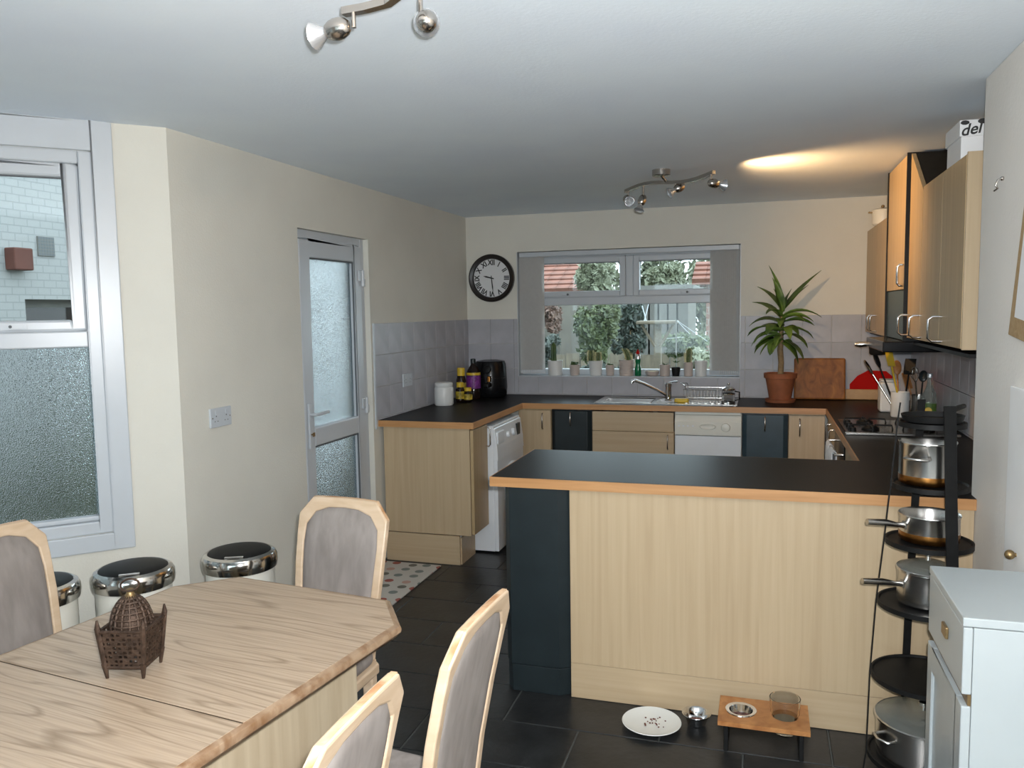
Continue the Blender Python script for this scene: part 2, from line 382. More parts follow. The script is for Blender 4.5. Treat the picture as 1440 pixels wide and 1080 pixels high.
for j in range(-9, 13):
    y0 = 2.88 + j*TY; y1 = y0+TY
    if y1 > YB or y1 < .2: continue
    for i in range(-3, 6):
        x0 = -1.55 + i*TX + (TX/2 if j % 2 else 0) ; x1 = x0+TX
        x0, x1 = max(x0, XL if y0 > 2.8 else XB), min(x1, XK if y0 > YC else XN)
        if x1-x0 < .06: continue
        piece('floor_tile', tile_mesh(x1-x0, TY), fl, ((x0+x1)/2, (y0+y1)/2, 0)); nt_ += 1
struct(MB().prism([(XB-.3,Y0-.1),(XK+.1,Y0-.1),(XK+.1,YB+.25),(XL-.25,YB+.25),(XL-.25,3.1),(XB-.3,2.25)], ZC, ZC+.12).build('ceiling', M['ceiling']), 'plain white painted ceiling', 'ceiling')

# walls
wl = MB()
wl.box(XL-TH, XL, 2.815, DY0, 0, ZC).box(XL-TH, XL, DY0, DY1, DZ1, ZC).box(XL-TH, XL, DY1, YB+TH, 0, ZC)
wall_left = struct(wl.build('wall_left', M['wall']), 'cream painted wall with the glazed back door', 'wall')
wb = MB()
wb.box(XL-TH, WX0, YB, YB+TH, 0, ZC).box(WX1, XK+TH, YB, YB+TH, 0, ZC).box(WX0, WX1, YB, YB+TH, 0, WZ0).box(WX0, WX1, YB, YB+TH, WZ1, ZC)
wall_back = struct(wb.build('wall_back', M['wall']), 'cream painted wall with the kitchen window and clock', 'wall')
wall_right = struct(MB().box(XK, XK+TH, YC, YB, 0, ZC).build('wall_right', M['wall']), 'kitchen side wall behind the hob and wall units', 'wall')
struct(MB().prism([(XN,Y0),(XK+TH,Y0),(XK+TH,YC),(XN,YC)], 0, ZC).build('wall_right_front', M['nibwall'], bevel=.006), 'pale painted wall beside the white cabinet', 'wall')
PX0, PX1, PZ1 = -2.0, .45, 2.12
struct(MB().box(XB-.3, PX0, Y0-.2, Y0, 0, ZC).box(PX1, XK+TH, Y0-.2, Y0, 0, ZC).box(PX0, PX1, Y0-.2, Y0, PZ1, ZC).build('wall_front', M['wall']), 'cream painted wall with patio doors at the dining end', 'wall')
pd = thing('door_2', 'white glazed patio doors at the dining end of the room', 'door', ((PX0+PX1)/2, Y0-.1, 0)); pd['kind'] = 'structure'
pm_ = (PX0+PX1)/2
for a0_, a1_ in ((PX0, pm_), (pm_, PX1)):
    lf_ = MB().box(a0_,a0_+.08,Y0-.14,Y0-.07,0.001,PZ1).box(a1_-.08,a1_,Y0-.14,Y0-.07,0.001,PZ1).box(a0_+.08,a1_-.08,Y0-.14,Y0-.07,0.001,.12).box(a0_+.08,a1_-.08,Y0-.14,Y0-.07,PZ1-.08,PZ1).build('door_leaf', M['upvc'], pd)
    MB().box(a0_+.078,a1_-.078,Y0-.108,Y0-.102,.118,PZ1-.078).build('door_pane', M['glass'], lf_)
struct(MB().box(XL-TH, XL, Y0, B3.y, 0, ZC).build('wall_left_front', M['wall']), 'cream painted wall on the other side of the bay', 'wall')

# wall with a window opening, local frame: u along the wall, depth outward = +d, z
def bay_wall(name, p, q, u0, u1, z0, z1, label):
    p, q = Vector(p), Vector(q); Lw = (q-p).length; ang = math.atan2(q.y-p.y, q.x-p.x)
    T_ = .22
    mb = MB().box(0,u0,-T_,0,0,ZC).box(u1,Lw,-T_,0,0,ZC).box(u0,u1,-T_,0,0,z0)
    if z1 < ZC-.01: mb.box(u0,u1,-T_,0,z1,ZC)
    # local +y is the room side
    o = mb.build(name, M['wall']); o.location = p; o.rotation_euler = (0,0,ang)
    return struct(o, label, 'wall'), ang, Lw
def bay_window(name, p, ang, u0, u1, z0, z1, zt, label, trim=True):
    """local frame: x along the wall, y into the room, z up"""
    t = thing(name, label, 'window', p, ang); t['kind'] = 'structure'
    D = -.07
    tr = MB()
    if trim:
        tr.box(u0-.075,u0,-.0,.016,z0-.07,ZC-.001).box(u1,u1+.075,0,.016,z0-.07,ZC-.001).box(u0,u1,0,.016,z1,ZC-.001).box(u0,u1,0,.016,z0-.07,z0)
        tr.build('window_trim', M['upvc'], t, local=True, bevel=.004)
    fr = MB(); a = .05
    fr.box(u0,u0+a,D-.03,D+.07,z0,z1).box(u1-a,u1,D-.03,D+.07,z0,z1).box(u0+a,u1-a,D-.03,D+.07,z1-a,z1).box(u0+a,u1-a,D-.03,D+.07,z0,z0+a)
    fr.box(u0+a,u1-a,D-.03,D+.06,zt-.035,zt+.03)
    fr.build('window_frame', M['upvc'], t, local=True, bevel=.006)
    s0, s1, b_ = u0+a, u1-a, .052
    sh = MB().box(s0,s0+b_,D-.02,D+.045,zt+.03,z1-a).box(s1-b_,s1,D-.02,D+.045,zt+.03,z1-a).box(s0+b_,s1-b_,D-.02,D+.045,zt+.03,zt+.075).box(s0+b_,s1-b_,D-.02,D+.045,z1-a-b_,z1-a)
    so = sh.build('window_sash', M['upvc'], t, local=True, bevel=.01)
    MB().box(s0+b_-.004,s1-b_+.004,D-.004,D+.004,zt+.07,z1-a-b_+.004).build('window_pane', M['glass'], so, local=True, label='clear upper window pane')
    MB().box(s0+b_,s1-b_,D+.02,D+.03,z1-a-b_-.005,z1-a-b_).build('gasket', M['gasket'], so, local=True)
    MB().box(s0-.004,s1+.004,D-.004,D+.004,z0+a-.004,zt-.031).build('window_pane', M['frost'], t, local=True, label='obscure lower window pane')
    MB().box(s0,s1,D+.01,D+.05,z0+a,z0+a+.02).build('glazing_bead', M['upvc'], t, local=True, bevel=.006)
    uc = (u0+u1)/2
    h = MB().cyl((uc,D+.045,zt+.052),(uc,D+.06,zt+.052),.012,n=14); h.box(uc-.055,uc+.004,D+.055,D+.068,zt+.044,zt+.06)
    hd = h.build('window_handle', M['upvc'], so, local=True)
    MB().cyl((uc,D+.069,zt+.052),(uc,D+.071,zt+.052),.006,n=10).build('lock_button', M['gasket'], hd, local=True)
    return t
# the mitred segment seen in the photo, and the two others of the bay
wz0, wz1, wzt = .715, 2.235, 1.505
def seg(nm, wn, p, q, u0, u1, lab, wlab):
    # travelling from p to q the room is on the left, so local +y is the room side
    _, ang, Lw = bay_wall(nm, p, q, u0, u1, wz0, wz1, lab)
    return bay_window(wn, p, ang, u0, u1, wz0, wz1, wzt, wlab), ang, Lw
def Lw_(p, q): return (Vector(q)-Vector(p)).length
seg('wall_bay_angled', 'window_1', B0, B1, .275, .90, 'cream canted bay wall beside the back wall run', 'white bay window with clear top and frosted lower pane')
seg('wall_bay_front', 'window_3', B1, B2, .15, Lw_(B1,B2)-.15, 'cream front wall of the bay', 'wide white bay window facing the side passage')
seg('wall_bay_return', 'window_4', B2, B3, .12, .9, 'cream canted bay wall on the far side of the table', 'white bay window of the other canted side')
nrm45 = math.atan2(-1, 1)
def add_portal(name, p, q, u0, u1):
    p, q = Vector(p), Vector(q); d = (q-p).normalized(); c = p + d*((u0+u1)/2); inn = Vector((-d.y, d.x, 0))
    if inn.dot(Vector((-1,2,0))-p) < 0: inn = -inn
    l = bpy.data.lights.new(name,'AREA'); l.shape='RECTANGLE'; l.size=u1-u0; l.size_y=wz1-wz0; l.cycles.is_portal=True
    o = bpy.data.objects.new(name,l); COL.objects.link(o); o.location = c - inn*.20 + Vector((0,0,(wz0+wz1)/2))
    o.rotation_euler = inn.to_track_quat('-Z','Y').to_euler()
l = bpy.data.lights.new('portal_patio','AREA'); l.shape='RECTANGLE'; l.size=PX1-PX0; l.size_y=PZ1; l.cycles.is_portal=True
o = bpy.data.objects.new('portal_patio',l); COL.objects.link(o); o.location=((PX0+PX1)/2, Y0-.19, PZ1/2); o.rotation_euler=Vector((0,1,0)).to_track_quat('-Z','Z').to_euler()
add_portal('portal_bay_angled', B0, B1, .275, .90)
add_portal('portal_bay_front', B1, B2, .15, Lw_(B1,B2)-.15)
add_portal('portal_bay_return', B2, B3, .12, .9)
l = bpy.data.lights.new('portal_kitchen','AREA'); l.shape='RECTANGLE'; l.size=WX1-WX0; l.size_y=WZ1-WZ0; l.cycles.is_portal=True
o = bpy.data.objects.new('portal_kitchen',l); COL.objects.link(o); o.location=((WX0+WX1)/2, YB+TH-.02, (WZ0+WZ1)/2); o.rotation_euler=Vector((0,-1,0)).to_track_quat('-Z','Z').to_euler()
# bay wall above/below returns: roof and ground of bay handled by ceiling and floor slabs

# splashback tiles: 20 cm squares, each a piece of its wall
ZT = 1.523; SQ = .2
def sq_tile(w_, h_, axis):
    k = ('s', axis, round(w_,3), round(h_,3))
    if k not in tme:
        a, c, t, b_ = w_/2-.0012, h_/2-.0012, .007, .0015
        vs = [(-a,-c,0),(a,-c,0),(a,c,0),(-a,c,0),(-a,-c,t-b_),(a,-c,t-b_),(a,c,t-b_),(-a,c,t-b_),(-a+b_,-c+b_,t),(a-b_,-c+b_,t),(a-b_,c-b_,t),(-a+b_,c-b_,t)]
        fs = [(0,1,5,4),(1,2,6,5),(2,3,7,6),(3,0,4,7),(4,5,9,8),(5,6,10,9),(6,7,11,10),(7,4,8,11),(8,9,10,11)]
        cv = {'back': lambda v: (v[0],-v[2],v[1]), 'left': lambda v: (v[2],v[0],v[1]), 'right': lambda v: (-v[2],v[0],v[1])}[axis]
        tme[k] = MB().add([cv(v) for v in vs], fs).mesh('wall_tile', M['walltile'])
    return tme[k]
def tile_run(par, axis, a0, a1, z0, z1, fixed, flip=False, holes=()):
    rows = []; z = z1
    while z > z0+.01: rows.append((max(z-SQ, z0), z)); z -= SQ
    for (r0, r1) in rows:
        a = a0
        cells = []
        while a < a1-.012: cells.append((a, min(a+SQ, a1))); a += SQ
        for (c0, c1) in cells:
            parts = [(c0,c1,r0,r1)]
            for (h0,h1,g0,g1) in holes:
                new = []
                for (p0,p1,q0,q1) in parts:
                    if p1 <= h0+1e-4 or p0 >= h1-1e-4 or q1 <= g0+1e-4 or q0 >= g1-1e-4: new.append((p0,p1,q0,q1)); continue
                    if p0 < h0: new.append((p0,h0,q0,q1))
                    if p1 > h1: new.append((h1,p1,q0,q1))
                    n0, n1 = max(p0,h0), min(p1,h1)
                    if q0 < g0: new.append((n0,n1,q0,g0))
                    if q1 > g1: new.append((n0,n1,g1,q1))
                parts = new
            for (p0,p1,q0,q1) in parts:
                if p1-p0 < .012 or q1-q0 < .012: continue
                me = sq_tile(p1-p0, q1-q0, axis); cc, cz = (p0+p1)/2, (q0+q1)/2
                loc = {'back': (cc, fixed, cz), 'left': (fixed, cc, cz), 'right': (fixed, cc, cz)}[axis]
                piece('wall_tile', me, par, loc)
tile_run(wall_left, 'left', 4.60, YB, WT, ZT, XL)
tile_run(wall_back, 'back', XL, XK, WT, ZT, YB, holes=[(WX0, WX1, WZ0, WZ1)])
tile_run(wall_right, 'right', YC, YB-.01, WT, ZT, XK)
for (nm, mb) in (('tile_trim', MB().box(XL+.0005,XL+.009,4.585,4.60,WT-.05,ZT)),):
    mb.build(nm, M['upvc'], wall_left)

# ------------------------------------------------------------------ kitchen window with blinds
kw = thing('window_2', 'white kitchen window with two top lights above the sink', 'window', ((WX0+WX1)/2, YB+.12, WZ0)); kw['kind'] = 'structure'
y0, y1 = YB+.12, YB+.19; a = .05; zt = 1.665
mb = MB().box(WX0,WX0+a,y0,y1,WZ0,WZ1).box(WX1-a,WX1,y0,y1,WZ0,WZ1).box(WX0+a,WX1-a,y0,y1,WZ1-a,WZ1).box(WX0+a,WX1-a,y0,y1,WZ0,WZ0+a).box(WX0+a,WX1-a,y0,y1,zt-.04,zt+.025)
xm = -1.005
mb.box(xm-.03,xm+.03,y0,y1,zt+.025,WZ1-a); mb.build('window_frame', M['upvc'], kw, bevel=.006)
for (s0, s1, hx) in ((WX0+a, xm-.03, -1.497), (xm+.03, WX1-a, -.556)):
    z0, z1, b_ = zt+.025, WZ1-a, .047
    so = MB().box(s0,s0+b_,y0-.012,y1-.01,z0,z1).box(s1-b_,s1,y0-.012,y1-.01,z0,z1).box(s0+b_,s1-b_,y0-.012,y1-.01,z0,z0+b_).box(s0+b_,s1-b_,y0-.012,y1-.01,z1-b_,z1).build('window_sash', M['upvc'], kw, bevel=.008)
    MB().box(s0+b_-.003,s1-b_+.003,y0+.03,y0+.036,z0+b_-.003,z1-b_+.003).build('window_pane', M['glass'], so)
    MB().box(s0+b_,s1-b_,y0-.004,y0+.002,z1-b_-.005,z1-b_).box(s0+b_-.005,s0+b_,y0-.004,y0+.002,z0+b_,z1-b_).build('gasket', M['gasket'], so)
    h = MB().box(hx-.05,hx+.015,y0-.03,y0-.012,z0+.012,z0+.03).build('window_handle', M['upvc'], so, bevel=.004)
    MB().cyl((hx,y0-.03,z0+.021),(hx,y0-.033,z0+.021),.009,n=10).build('lock_button', M['gasket'], h)
MB().box(WX0+a-.003,WX1-a+.003,y0+.03,y0+.036,WZ0+a-.003,zt-.037).build('window_pane', M['glass'], kw)
MB().box(WX0,WX1,YB-.006,y0,WZ0-.008,WZ0+.004).build('window_sill', M['upvc'], kw)
mb = MB().box(WX0-.001,WX0+.004,YB-.004,y0,WZ0,WZ1).box(WX1-.004,WX1+.001,YB-.004,y0,WZ0,WZ1)
mb.build('reveal_trim', M['upvc'], kw)
vb = thing('vertical_blind', 'grey fabric vertical blind drawn to both sides of kitchen window', 'blind', ((WX0+WX1)/2, YB+.05, WZ1))
MB().box(WX0+.012,WX1-.012,YB+.02,YB+.06,WZ1-.042,WZ1-.004).build('headrail', M['upvc'], vb, bevel=.004)
def slat(xc, ang, par):
    c, s_ = math.cos(ang), math.sin(ang); hw = .044; y = YB+.058; t = .0007; z0, z1 = WZ0+.018, WZ1-.042
    pts = [(xc+(u*c-v*s_), y+(u*s_+v*c)) for u, v in ((-hw,-t),(hw,-t),(hw,t),(-hw,t))]
    o = MB().prism(pts, z0, z1).build('slat', M['blind'], par)
    pts = [(xc+(u*c-v*s_), y+(u*s_+v*c)) for u, v in ((-hw+.004,-.0016),(hw-.004,-.0016),(hw-.004,.0016),(-hw+.004,.0016))]
    MB().prism(pts, z0+.004, z0+.03).build('bottom_weight', M['upvc'], o)
for i in range(9): slat(-1.845+i*.0148, R(24+random.uniform(-1,1)), vb)
for i in range(11): slat(-.345+i*.0142, R(-24+random.uniform(-1,1)), vb)
MB().tube([(WX1-.02,YB+.03,WZ1-.05),(WX1-.018,YB+.03,1.5),(WX1-.02,YB+.03,1.12),(WX1-.026,YB+.03,1.5),(WX1-.03,YB+.03,WZ1-.05)], .0014, 5).build('control_chain', M['upvc'], vb)

# ------------------------------------------------------------------ back door
dr = thing('door_1', 'white glazed back door with frosted panes beside the maple end cabinet', 'door', (XL-.05, (DY0+DY1)/2, 0)); dr['kind'] = 'structure'
DX = XL-.045   # room side face of leaf
f0, f1 = DX-.05, DX+.012
MB().box(f0,f1,DY0,DY0+.045,0,DZ1).box(f0,f1,DY1-.045,DY1,0,DZ1).box(f0,f1,DY0+.045,DY1-.045,DZ1-.045,DZ1).box(f0,f1,DY0+.045,DY1-.045,0,.03).build('door_frame', M['upvc'], dr, bevel=.006)
l0, l1, st = DY0+.048, DY1-.048, .095
l1 = l1
lf = MB()
x0, x1 = DX-.045, DX+.02
lf.box(x0,x1,l0,l0+st,.035,DZ1-.05).box(x0,x1,l1-st,l1,.035,DZ1-.05).box(x0,x1,l0+st,l1-st,DZ1-.05-st,DZ1-.05).box(x0,x1,l0+st,l1-st,.86,.965).box(x0,x1,l0+st,l1-st,.035,.17)
leaf = lf.build('door_leaf', M['upvc'], dr, bevel=.008)
MB().box(DX-.016,DX-.01,l0+st-.004,l1-st+.004,.961,DZ1-.05-st+.004).build('door_pane', M['frost'], leaf)
MB().box(DX-.016,DX-.01,l0+st-.004,l1-st+.004,.166,.864).build('door_pane', M['frost'], leaf)
g = MB()
for (z0,z1) in ((.965,DZ1-.05-st),(.17,.86)):
    g.box(x1-.012,x1-.003,l1-st-.008,l1-st,z0,z1).box(x1-.012,x1-.003,l0+st,l1-st-.008,z1-.008,z1)
g.build('gasket', M['gasket'], leaf)
hz = .985; hy = l0+.035
pl = MB().box(x1,x1+.012,hy-.014,hy+.016,hz-.13,hz+.12).build('handle_plate', M['upvc'], leaf, bevel=.005)
MB().tube([(x1+.01,hy,hz+.06),(x1+.05,hy,hz+.06),(x1+.055,hy+.02,hz+.06),(x1+.052,hy+.12,hz+.062)], .009, 10).build('door_handle', M['upvc'], pl, smooth=50)
kk = MB().cyl((x1+.011,hy,hz-.05),(x1+.03,hy,hz-.05),.004,n=8); kk.box(x1+.022,x1+.024,hy-.004,hy+.02,hz-.062,hz-.04)
kk.build('key', M['brass'], pl)
for z in (1.80, 1.02, .30):
    MB().cyl((x1+.008,l1-.004,z-.05),(x1+.008,l1-.004,z+.05),.011,n=12).box(x1,x1+.010,l1-.05,l1-.004,z-.02,z+.045).box(f1,f1+.012,l1-.004,l1+.04,z-.05,z+.0).build('hinge', M['upvc'], leaf, bevel=.003)
MB().box(XL-TH,DX-.05,DY0+.002,DY1-.002,-.02,.02).build('threshold', M['upvc'], dr)

def socket(name, par_loc, axis, w_, h_, label, n=2):
    """twin plug socket on a side wall facing +x"""
    x, y, z = par_loc
    t = thing(name, label, 'socket', par_loc)
    MB().box(x,x+.011,y-w_/2,y+w_/2,z-h_/2,z+h_/2).build('faceplate', M['upvc'], t, bevel=.003)
    for s in (-1,1):
        yy = y+s*w_*.24
        MB().box(x+.011,x+.014,yy-.006,yy+.008,z+.012,z+.032).build('switch', M['upvc'], t, bevel=.001)
        MB().box(x+.0112,x+.0116,yy-.003,yy+.003,z+.004,z+.010).box(x+.0112,x+.0116,yy-.013,yy-.007,z-.018,z-.014).box(x+.0112,x+.0116,yy+.007,yy+.013,z-.018,z-.014).build('pin_hole', M['gasket'], t)
        MB().cyl((x+.011,y+s*(w_/2-.012),z),(x+.0118,y+s*(w_/2-.012),z),.0035,n=8).build('screw', M['nickel'], t)
socket('plug_socket', (XL, 3.064, 1.135), 'x', .146, .086, 'white twin plug socket on cream wall above the bins')
socket('plug_socket', (XL+.007, 5.06, 1.13), 'x', .146, .086, 'white twin plug socket on grey tiles above the worktop')
p = U(697,520,'y',YB-.007)
so = MB().box(p.x-.04,p.x+.04,YB-.018,YB-.007,p.z-.04,p.z+.04).build('fused_switch', M['upvc'], None, bevel=.003); tag(so, 'small white switch plate on tiles beside the air fryer', 'switch')

# ------------------------------------------------------------------ worktop
wt = thing('worktop', 'dark laminate worktop running round the kitchen with oak edging', 'worktop', (.7,6,.87))
z0, z1 = WT-.04, WT
XA, YA, YE, XB2, YP, XPL, YQ = -1.684, 5.702, 4.628, .406, 3.114, -1.066, 3.796
SK = (-1.16, -.17, 5.79, 6.22)   # sink cut-out
e = .006
mb = MB().box(XL+.001,XA-e,YE+e,YA+e,z0,z1).box(XL+.001,SK[0],YA+e,YB-.001,z0,z1).box(SK[0],SK[1],YA+e,SK[2],z0,z1).box(SK[0],SK[1],SK[3],YB-.001,z0,z1).box(SK[1],XK-.001,YA+e,YB-.001,z0,z1)
mb.box(XB2+e,XK-.001,YQ,YA+e,z0,z1).box(XPL+e,XB2+e,YP+e,YQ-e,z0,z1).box(XB2+e,XN-.001,YP+e,YQ,z0,z1).box(XN-.001,XK-.001,YC+.001,YQ,z0,z1)
mb.build('worktop_surface', M['laminate'], wt)
z1e = WT-.0008
mb = MB().box(XL+.001,XA,YE,YE+e,z0,z1e).box(XA-e,XA,YE+e,YA+e,z0,z1e).box(XA-e,XB2+e,YA,YA+e,z0,z1e).box(XB2,XB2+e,YQ,YA,z0,z1e).box(XPL,XB2+e,YQ-e,YQ,z0,z1e).box(XPL,XPL+e,YP+e,YQ-e,z0,z1e).box(XPL,XN-.001,YP,YP+e,z0,z1e)
mb.build('worktop_edging', M['edge'], wt)

# ------------------------------------------------------------------ handles
def bow_handle(x, y, z0, z1, par, face, mat_='chrome', depth=.03, r=.005):
    d = {'-y': Vector((0,-1,0)), '+x': Vector((1,0,0)), '-x': Vector((-1,0,0))}[face]
    p = Vector((x,y,0)); a0, a1 = Vector((x,y,z0)), Vector((x,y,z1))
    pts = [a0, a0+d*depth*.7, a0+d*depth+Vector((0,0,.012)), a1+d*depth-Vector((0,0,.012)), a1+d*depth*.7, a1]
    return MB().tube(pts, r, 8).build('handle', M[mat_], par, smooth=60)

# left base run: narrow end cabinet
YF = YE+.032
cb = thing('base_cabinet', 'maple end cabinet under the worktop beside the back door', 'cabinet', (-2.0, 4.8, 0))
MB().box(XL+.02,-1.722,YF,YF+.018,.19,z0-.002).build('end_panel', M['panel'], cb, bevel=.001)
MB().box(XL+.02,-1.80,YF-.004,YF+.014,0.0,.185).build('plinth', M['panelh'], cb, bevel=.001)
MB().box(-1.806,-1.792,YF+.014,YF+.26,0,.17).build('plinth_return', M['panelh'], cb)
MB().box(XL+.02,-1.724,YF+.018,YF+.275,.19,z0-.002).build('carcass', M['panely'], cb)
dd = MB().box(-1.718,-1.698,YF+.002,YF+.272,.20,z0-.012).build('cabinet_door', M['panely'], cb, bevel=.0015)
bow_handle(-1.698, YF+.24, .72, .845, dd, '+x')

# washing machine
WY0, WY1 = 4.945, 5.54
wm = thing('washing_machine', 'white front loading washing machine under the worktop', 'washing machine', (-1.95, 5.24, 0))
XW = -1.632
mb = MB().prism([(WY0,.012),(WY1,.012),(WY1,.845),(WY0,.845)], XL+.06, XW-.03, 'x')
mb.build('body', M['whitegoods'], wm, bevel=.006)
MB().prism([(XW-.03,.62),(XW,.62),(XW-.004,.70),(XW-.022,.825),(XW-.03,.83)], WY0, WY1, 'y').build('control_panel', M['whitegoods'], wm, bevel=.003)
MB().box(XW-.03,XW-.004,WY0,WY1,.015,.62).build('front_panel', M['whitegoods'], wm, bevel=.004)
MB().lathe([(.165,0),(.165,.02),(.15,.035),(.115,.03),(.11,.012)], (XW-.006,5.25,.40), (1,0,0), n=36).build('door_ring', M['whitegoods'], wm, smooth=40)
MB().lathe([(.112,0),(.10,.03),(.05,.042),(0,.045)], (XW-.004,5.25,.40), (1,0,0), n=30).build('porthole', M['darkglass'], wm, smooth=60)
for yy, r in ((5.19,.02),(5.31,.026)):
    MB().lathe([(r,0),(r*.9,.02),(r*.8,.024)], (XW-.016,yy,.755), (1,0,.2), n=18).build('dial', M['whitegoods'], wm, smooth=40)
MB().prism([(5.405,.72),(5.475,.72),(5.475,.80),(5.405,.80)], XW-.02, XW-.006, 'x').build('display', M['navy'], wm)
MB().box(XW-.02,XW-.003,4.965,5.10,.72,.80).build('soap_drawer', M['whitegoods'], wm, bevel=.004)

# back base run (fronts at y = 5.72)
YD = 5.722
def base_unit(name, x0, x1, label, kind, hx=None, drawer=False):
    t = thing(name, label, 'cabinet', ((x0+x1)/2, 6.0, 0))
    md = {'maple': 'panel', 'navy': 'navy'}[kind]
    MB().box(x0+.001,x1-.001,YD+.022,6.29,.15,.72 if drawer else z0-.002).build('carcass', M['panely' if kind=='maple' else 'navy'], t)
    MB().box(x0+.001,x1-.001,YD+.05,YD+.066,0,.15).build('plinth', M['panelh'] if kind=='maple' else M['navy'], t)
    if drawer:
        MB().box(x0+.003,x1-.003,YD,YD+.02,.722,z0-.012).build('drawer_front', M['panelh'], t, bevel=.0015)
        d = MB().box(x0+.003,x1-.003,YD,YD+.02,.155,.716).build('cabinet_door', M['panelh'], t, bevel=.0015)
        bow_handle(hx, YD, .60, .70, d, '-y', 'nickel')
    elif kind == 'maple':
        d = MB().box(x0+.003,x1-.003,YD,YD+.02,.155,z0-.012).build('cabinet_door', M['panel'], t, bevel=.0015)
        bow_handle(hx, YD, .72, .835, d, '-y', 'nickel')
    else:
        c_ = .03
        d = MB().prism([(x0+.004,YD+.022),(x0+.004,YD+.008),(x0+c_,YD-.014),(x1-c_,YD-.014),(x1-.004,YD+.008),(x1-.004,YD+.022)], .155, z0-.012).build('cabinet_door', M['bluelit' if x0 > -.5 else 'navy'], t, bevel=.003)  # same doors; reflected light on the right one is put into its colour
        bow_handle((x0+x1)/2, YD-.014, .75, .845, d, '-y', 'nickel')
    return t
base_unit('base_cabinet', XA-.04, -1.474, 'narrow maple cabinet between washing machine and dark blue unit', 'maple', -1.535)
base_unit('base_cabinet', -1.472, -1.172, 'dark blue bowed cabinet between narrow maple door and sink cabinet', 'navy')
base_unit('base_cabinet', -1.170, -.586, 'maple sink cabinet with drawer front beside the dishwasher', 'maple', -.628, True)
base_unit('base_cabinet', -.127, .172, 'dark blue bowed cabinet beside the dishwasher', 'navy')
base_unit('base_cabinet', .174, .405, 'narrow maple corner cabinet under the cane plant', 'maple', .245)
dw = thing('dishwasher', 'white slimline dishwasher under the draining board', 'dishwasher', (-.356, 6.0, 0))
x0, x1 = -.582, -.130
MB().box(x0,x1,YD+.03,6.28,.1,z0-.01).build('body', M['cream'], dw)
MB().box(x0+.002,x1-.002,YD,YD+.03,.125,.70).build('door_panel', M['whitegoods'], dw, bevel=.005)
MB().box(x0+.05,x1-.05,YD+.03,YD+.05,0,.1).build('plinth', M['cream'], dw)
cp = MB().prism([(YD-.006,.705),(YD+.03,.705),(YD+.03,.845),(YD+.012,.845),(YD-.01,.80)], x0+.002, x1-.002, 'x').build('control_panel', M['cream'], dw, bevel=.003)
MB().box(x0+.005,x1-.005,YD+.01,YD+.03,.847,.866).build('top_lip', M['cream'], dw, bevel=.003)
MB().lathe([(.032,0),(.028,.02),(.012,.024)], (-.235,YD-.006,.765), (0,-1,0), n=24).build('dial', M['cream'], cp, smooth=40)
MB().lathe([(.058,0),(.05,.012),(.03,.004),(.0,.002)], (-.356,YD-.007,.768), (0,-1,0), n=24, sx=1, sy=.36).build('grip', M['cream'], cp, smooth=50)
for xx in (-.55,-.52,-.49,-.455): MB().box(xx-.006,xx+.006,YD-.012,YD-.004,.765,.775).build('button', M['whitegoods'], cp)

# right base run: fronts at x = .42 facing left, oven with towels
rb = thing('base_cabinet', 'maple cabinet run under the hob with bow handles', 'cabinet', (.7, 5.2, 0))
MB().box(.442,1.0,3.80,5.70,.15,z0-.002).build('carcass', M['panely'], rb)
MB().box(.49,.506,3.80,5.74,0,.15).build('plinth', M['panely'], rb)
for (ya, yb, hy) in ((5.36,5.70,5.45),(5.12,5.355,5.20)):
    d = MB().box(.42,.44,ya+.002,yb-.002,.155,z0-.012).build('cabinet_door', M['panely'], rb, bevel=.0015); bow_handle(.42, hy, .70, .84, d, '-x', 'nickel')
d = MB().box(.42,.44,3.82,4.51,.155,z0-.012).build('cabinet_door', M['panely'], rb, bevel=.0015)
ov = thing('oven', 'black built under oven with steel rail below the gas hob', 'oven', (.43, 4.81, .3))
MB().box(.414,.441,4.52,5.11,.16,z0-.012).build('oven_door', M['black'], ov, bevel=.003)
MB().tube([(.415,4.56,.80),(.375,4.56,.80),(.372,4.60,.80),(.372,5.03,.80),(.375,5.07,.80),(.415,5.07,.80)], .007, 8).build('oven_rail', M['steel'], ov, smooth=60)
def towel(y0, y1, zb, label):
    mb = MB(); n = 10; vs = []; 
    for k, (x, z) in enumerate([(.357,zb),(.358,.72),(.359,.80),(.372,.813),(.385,.80),(.386,.70),(.387,zb+.07)]):
        for i in range(n+1):
            t = i/n; vs.append((x+.004*math.sin(t*14+k*.4), y0+(y1-y0)*t, z))
    fs = [(k*(n+1)+i, k*(n+1)+i+1, (k+1)*(n+1)+i+1, (k+1)*(n+1)+i) for k in range(6) for i in range(n)]
    o = mb.add(vs, fs).build('tea_towel', M['towel'], None, smooth=60)
    md = o.modifiers.new('solid','SOLIDIFY'); md.thickness = .004
    tag(o, label, 'towel')
towel(4.84, 5.02, .45, 'white tea towel hanging on the oven rail next to the maple doors')
towel(4.62, 4.80, .50, 'white tea towel on the oven rail near the peninsula')

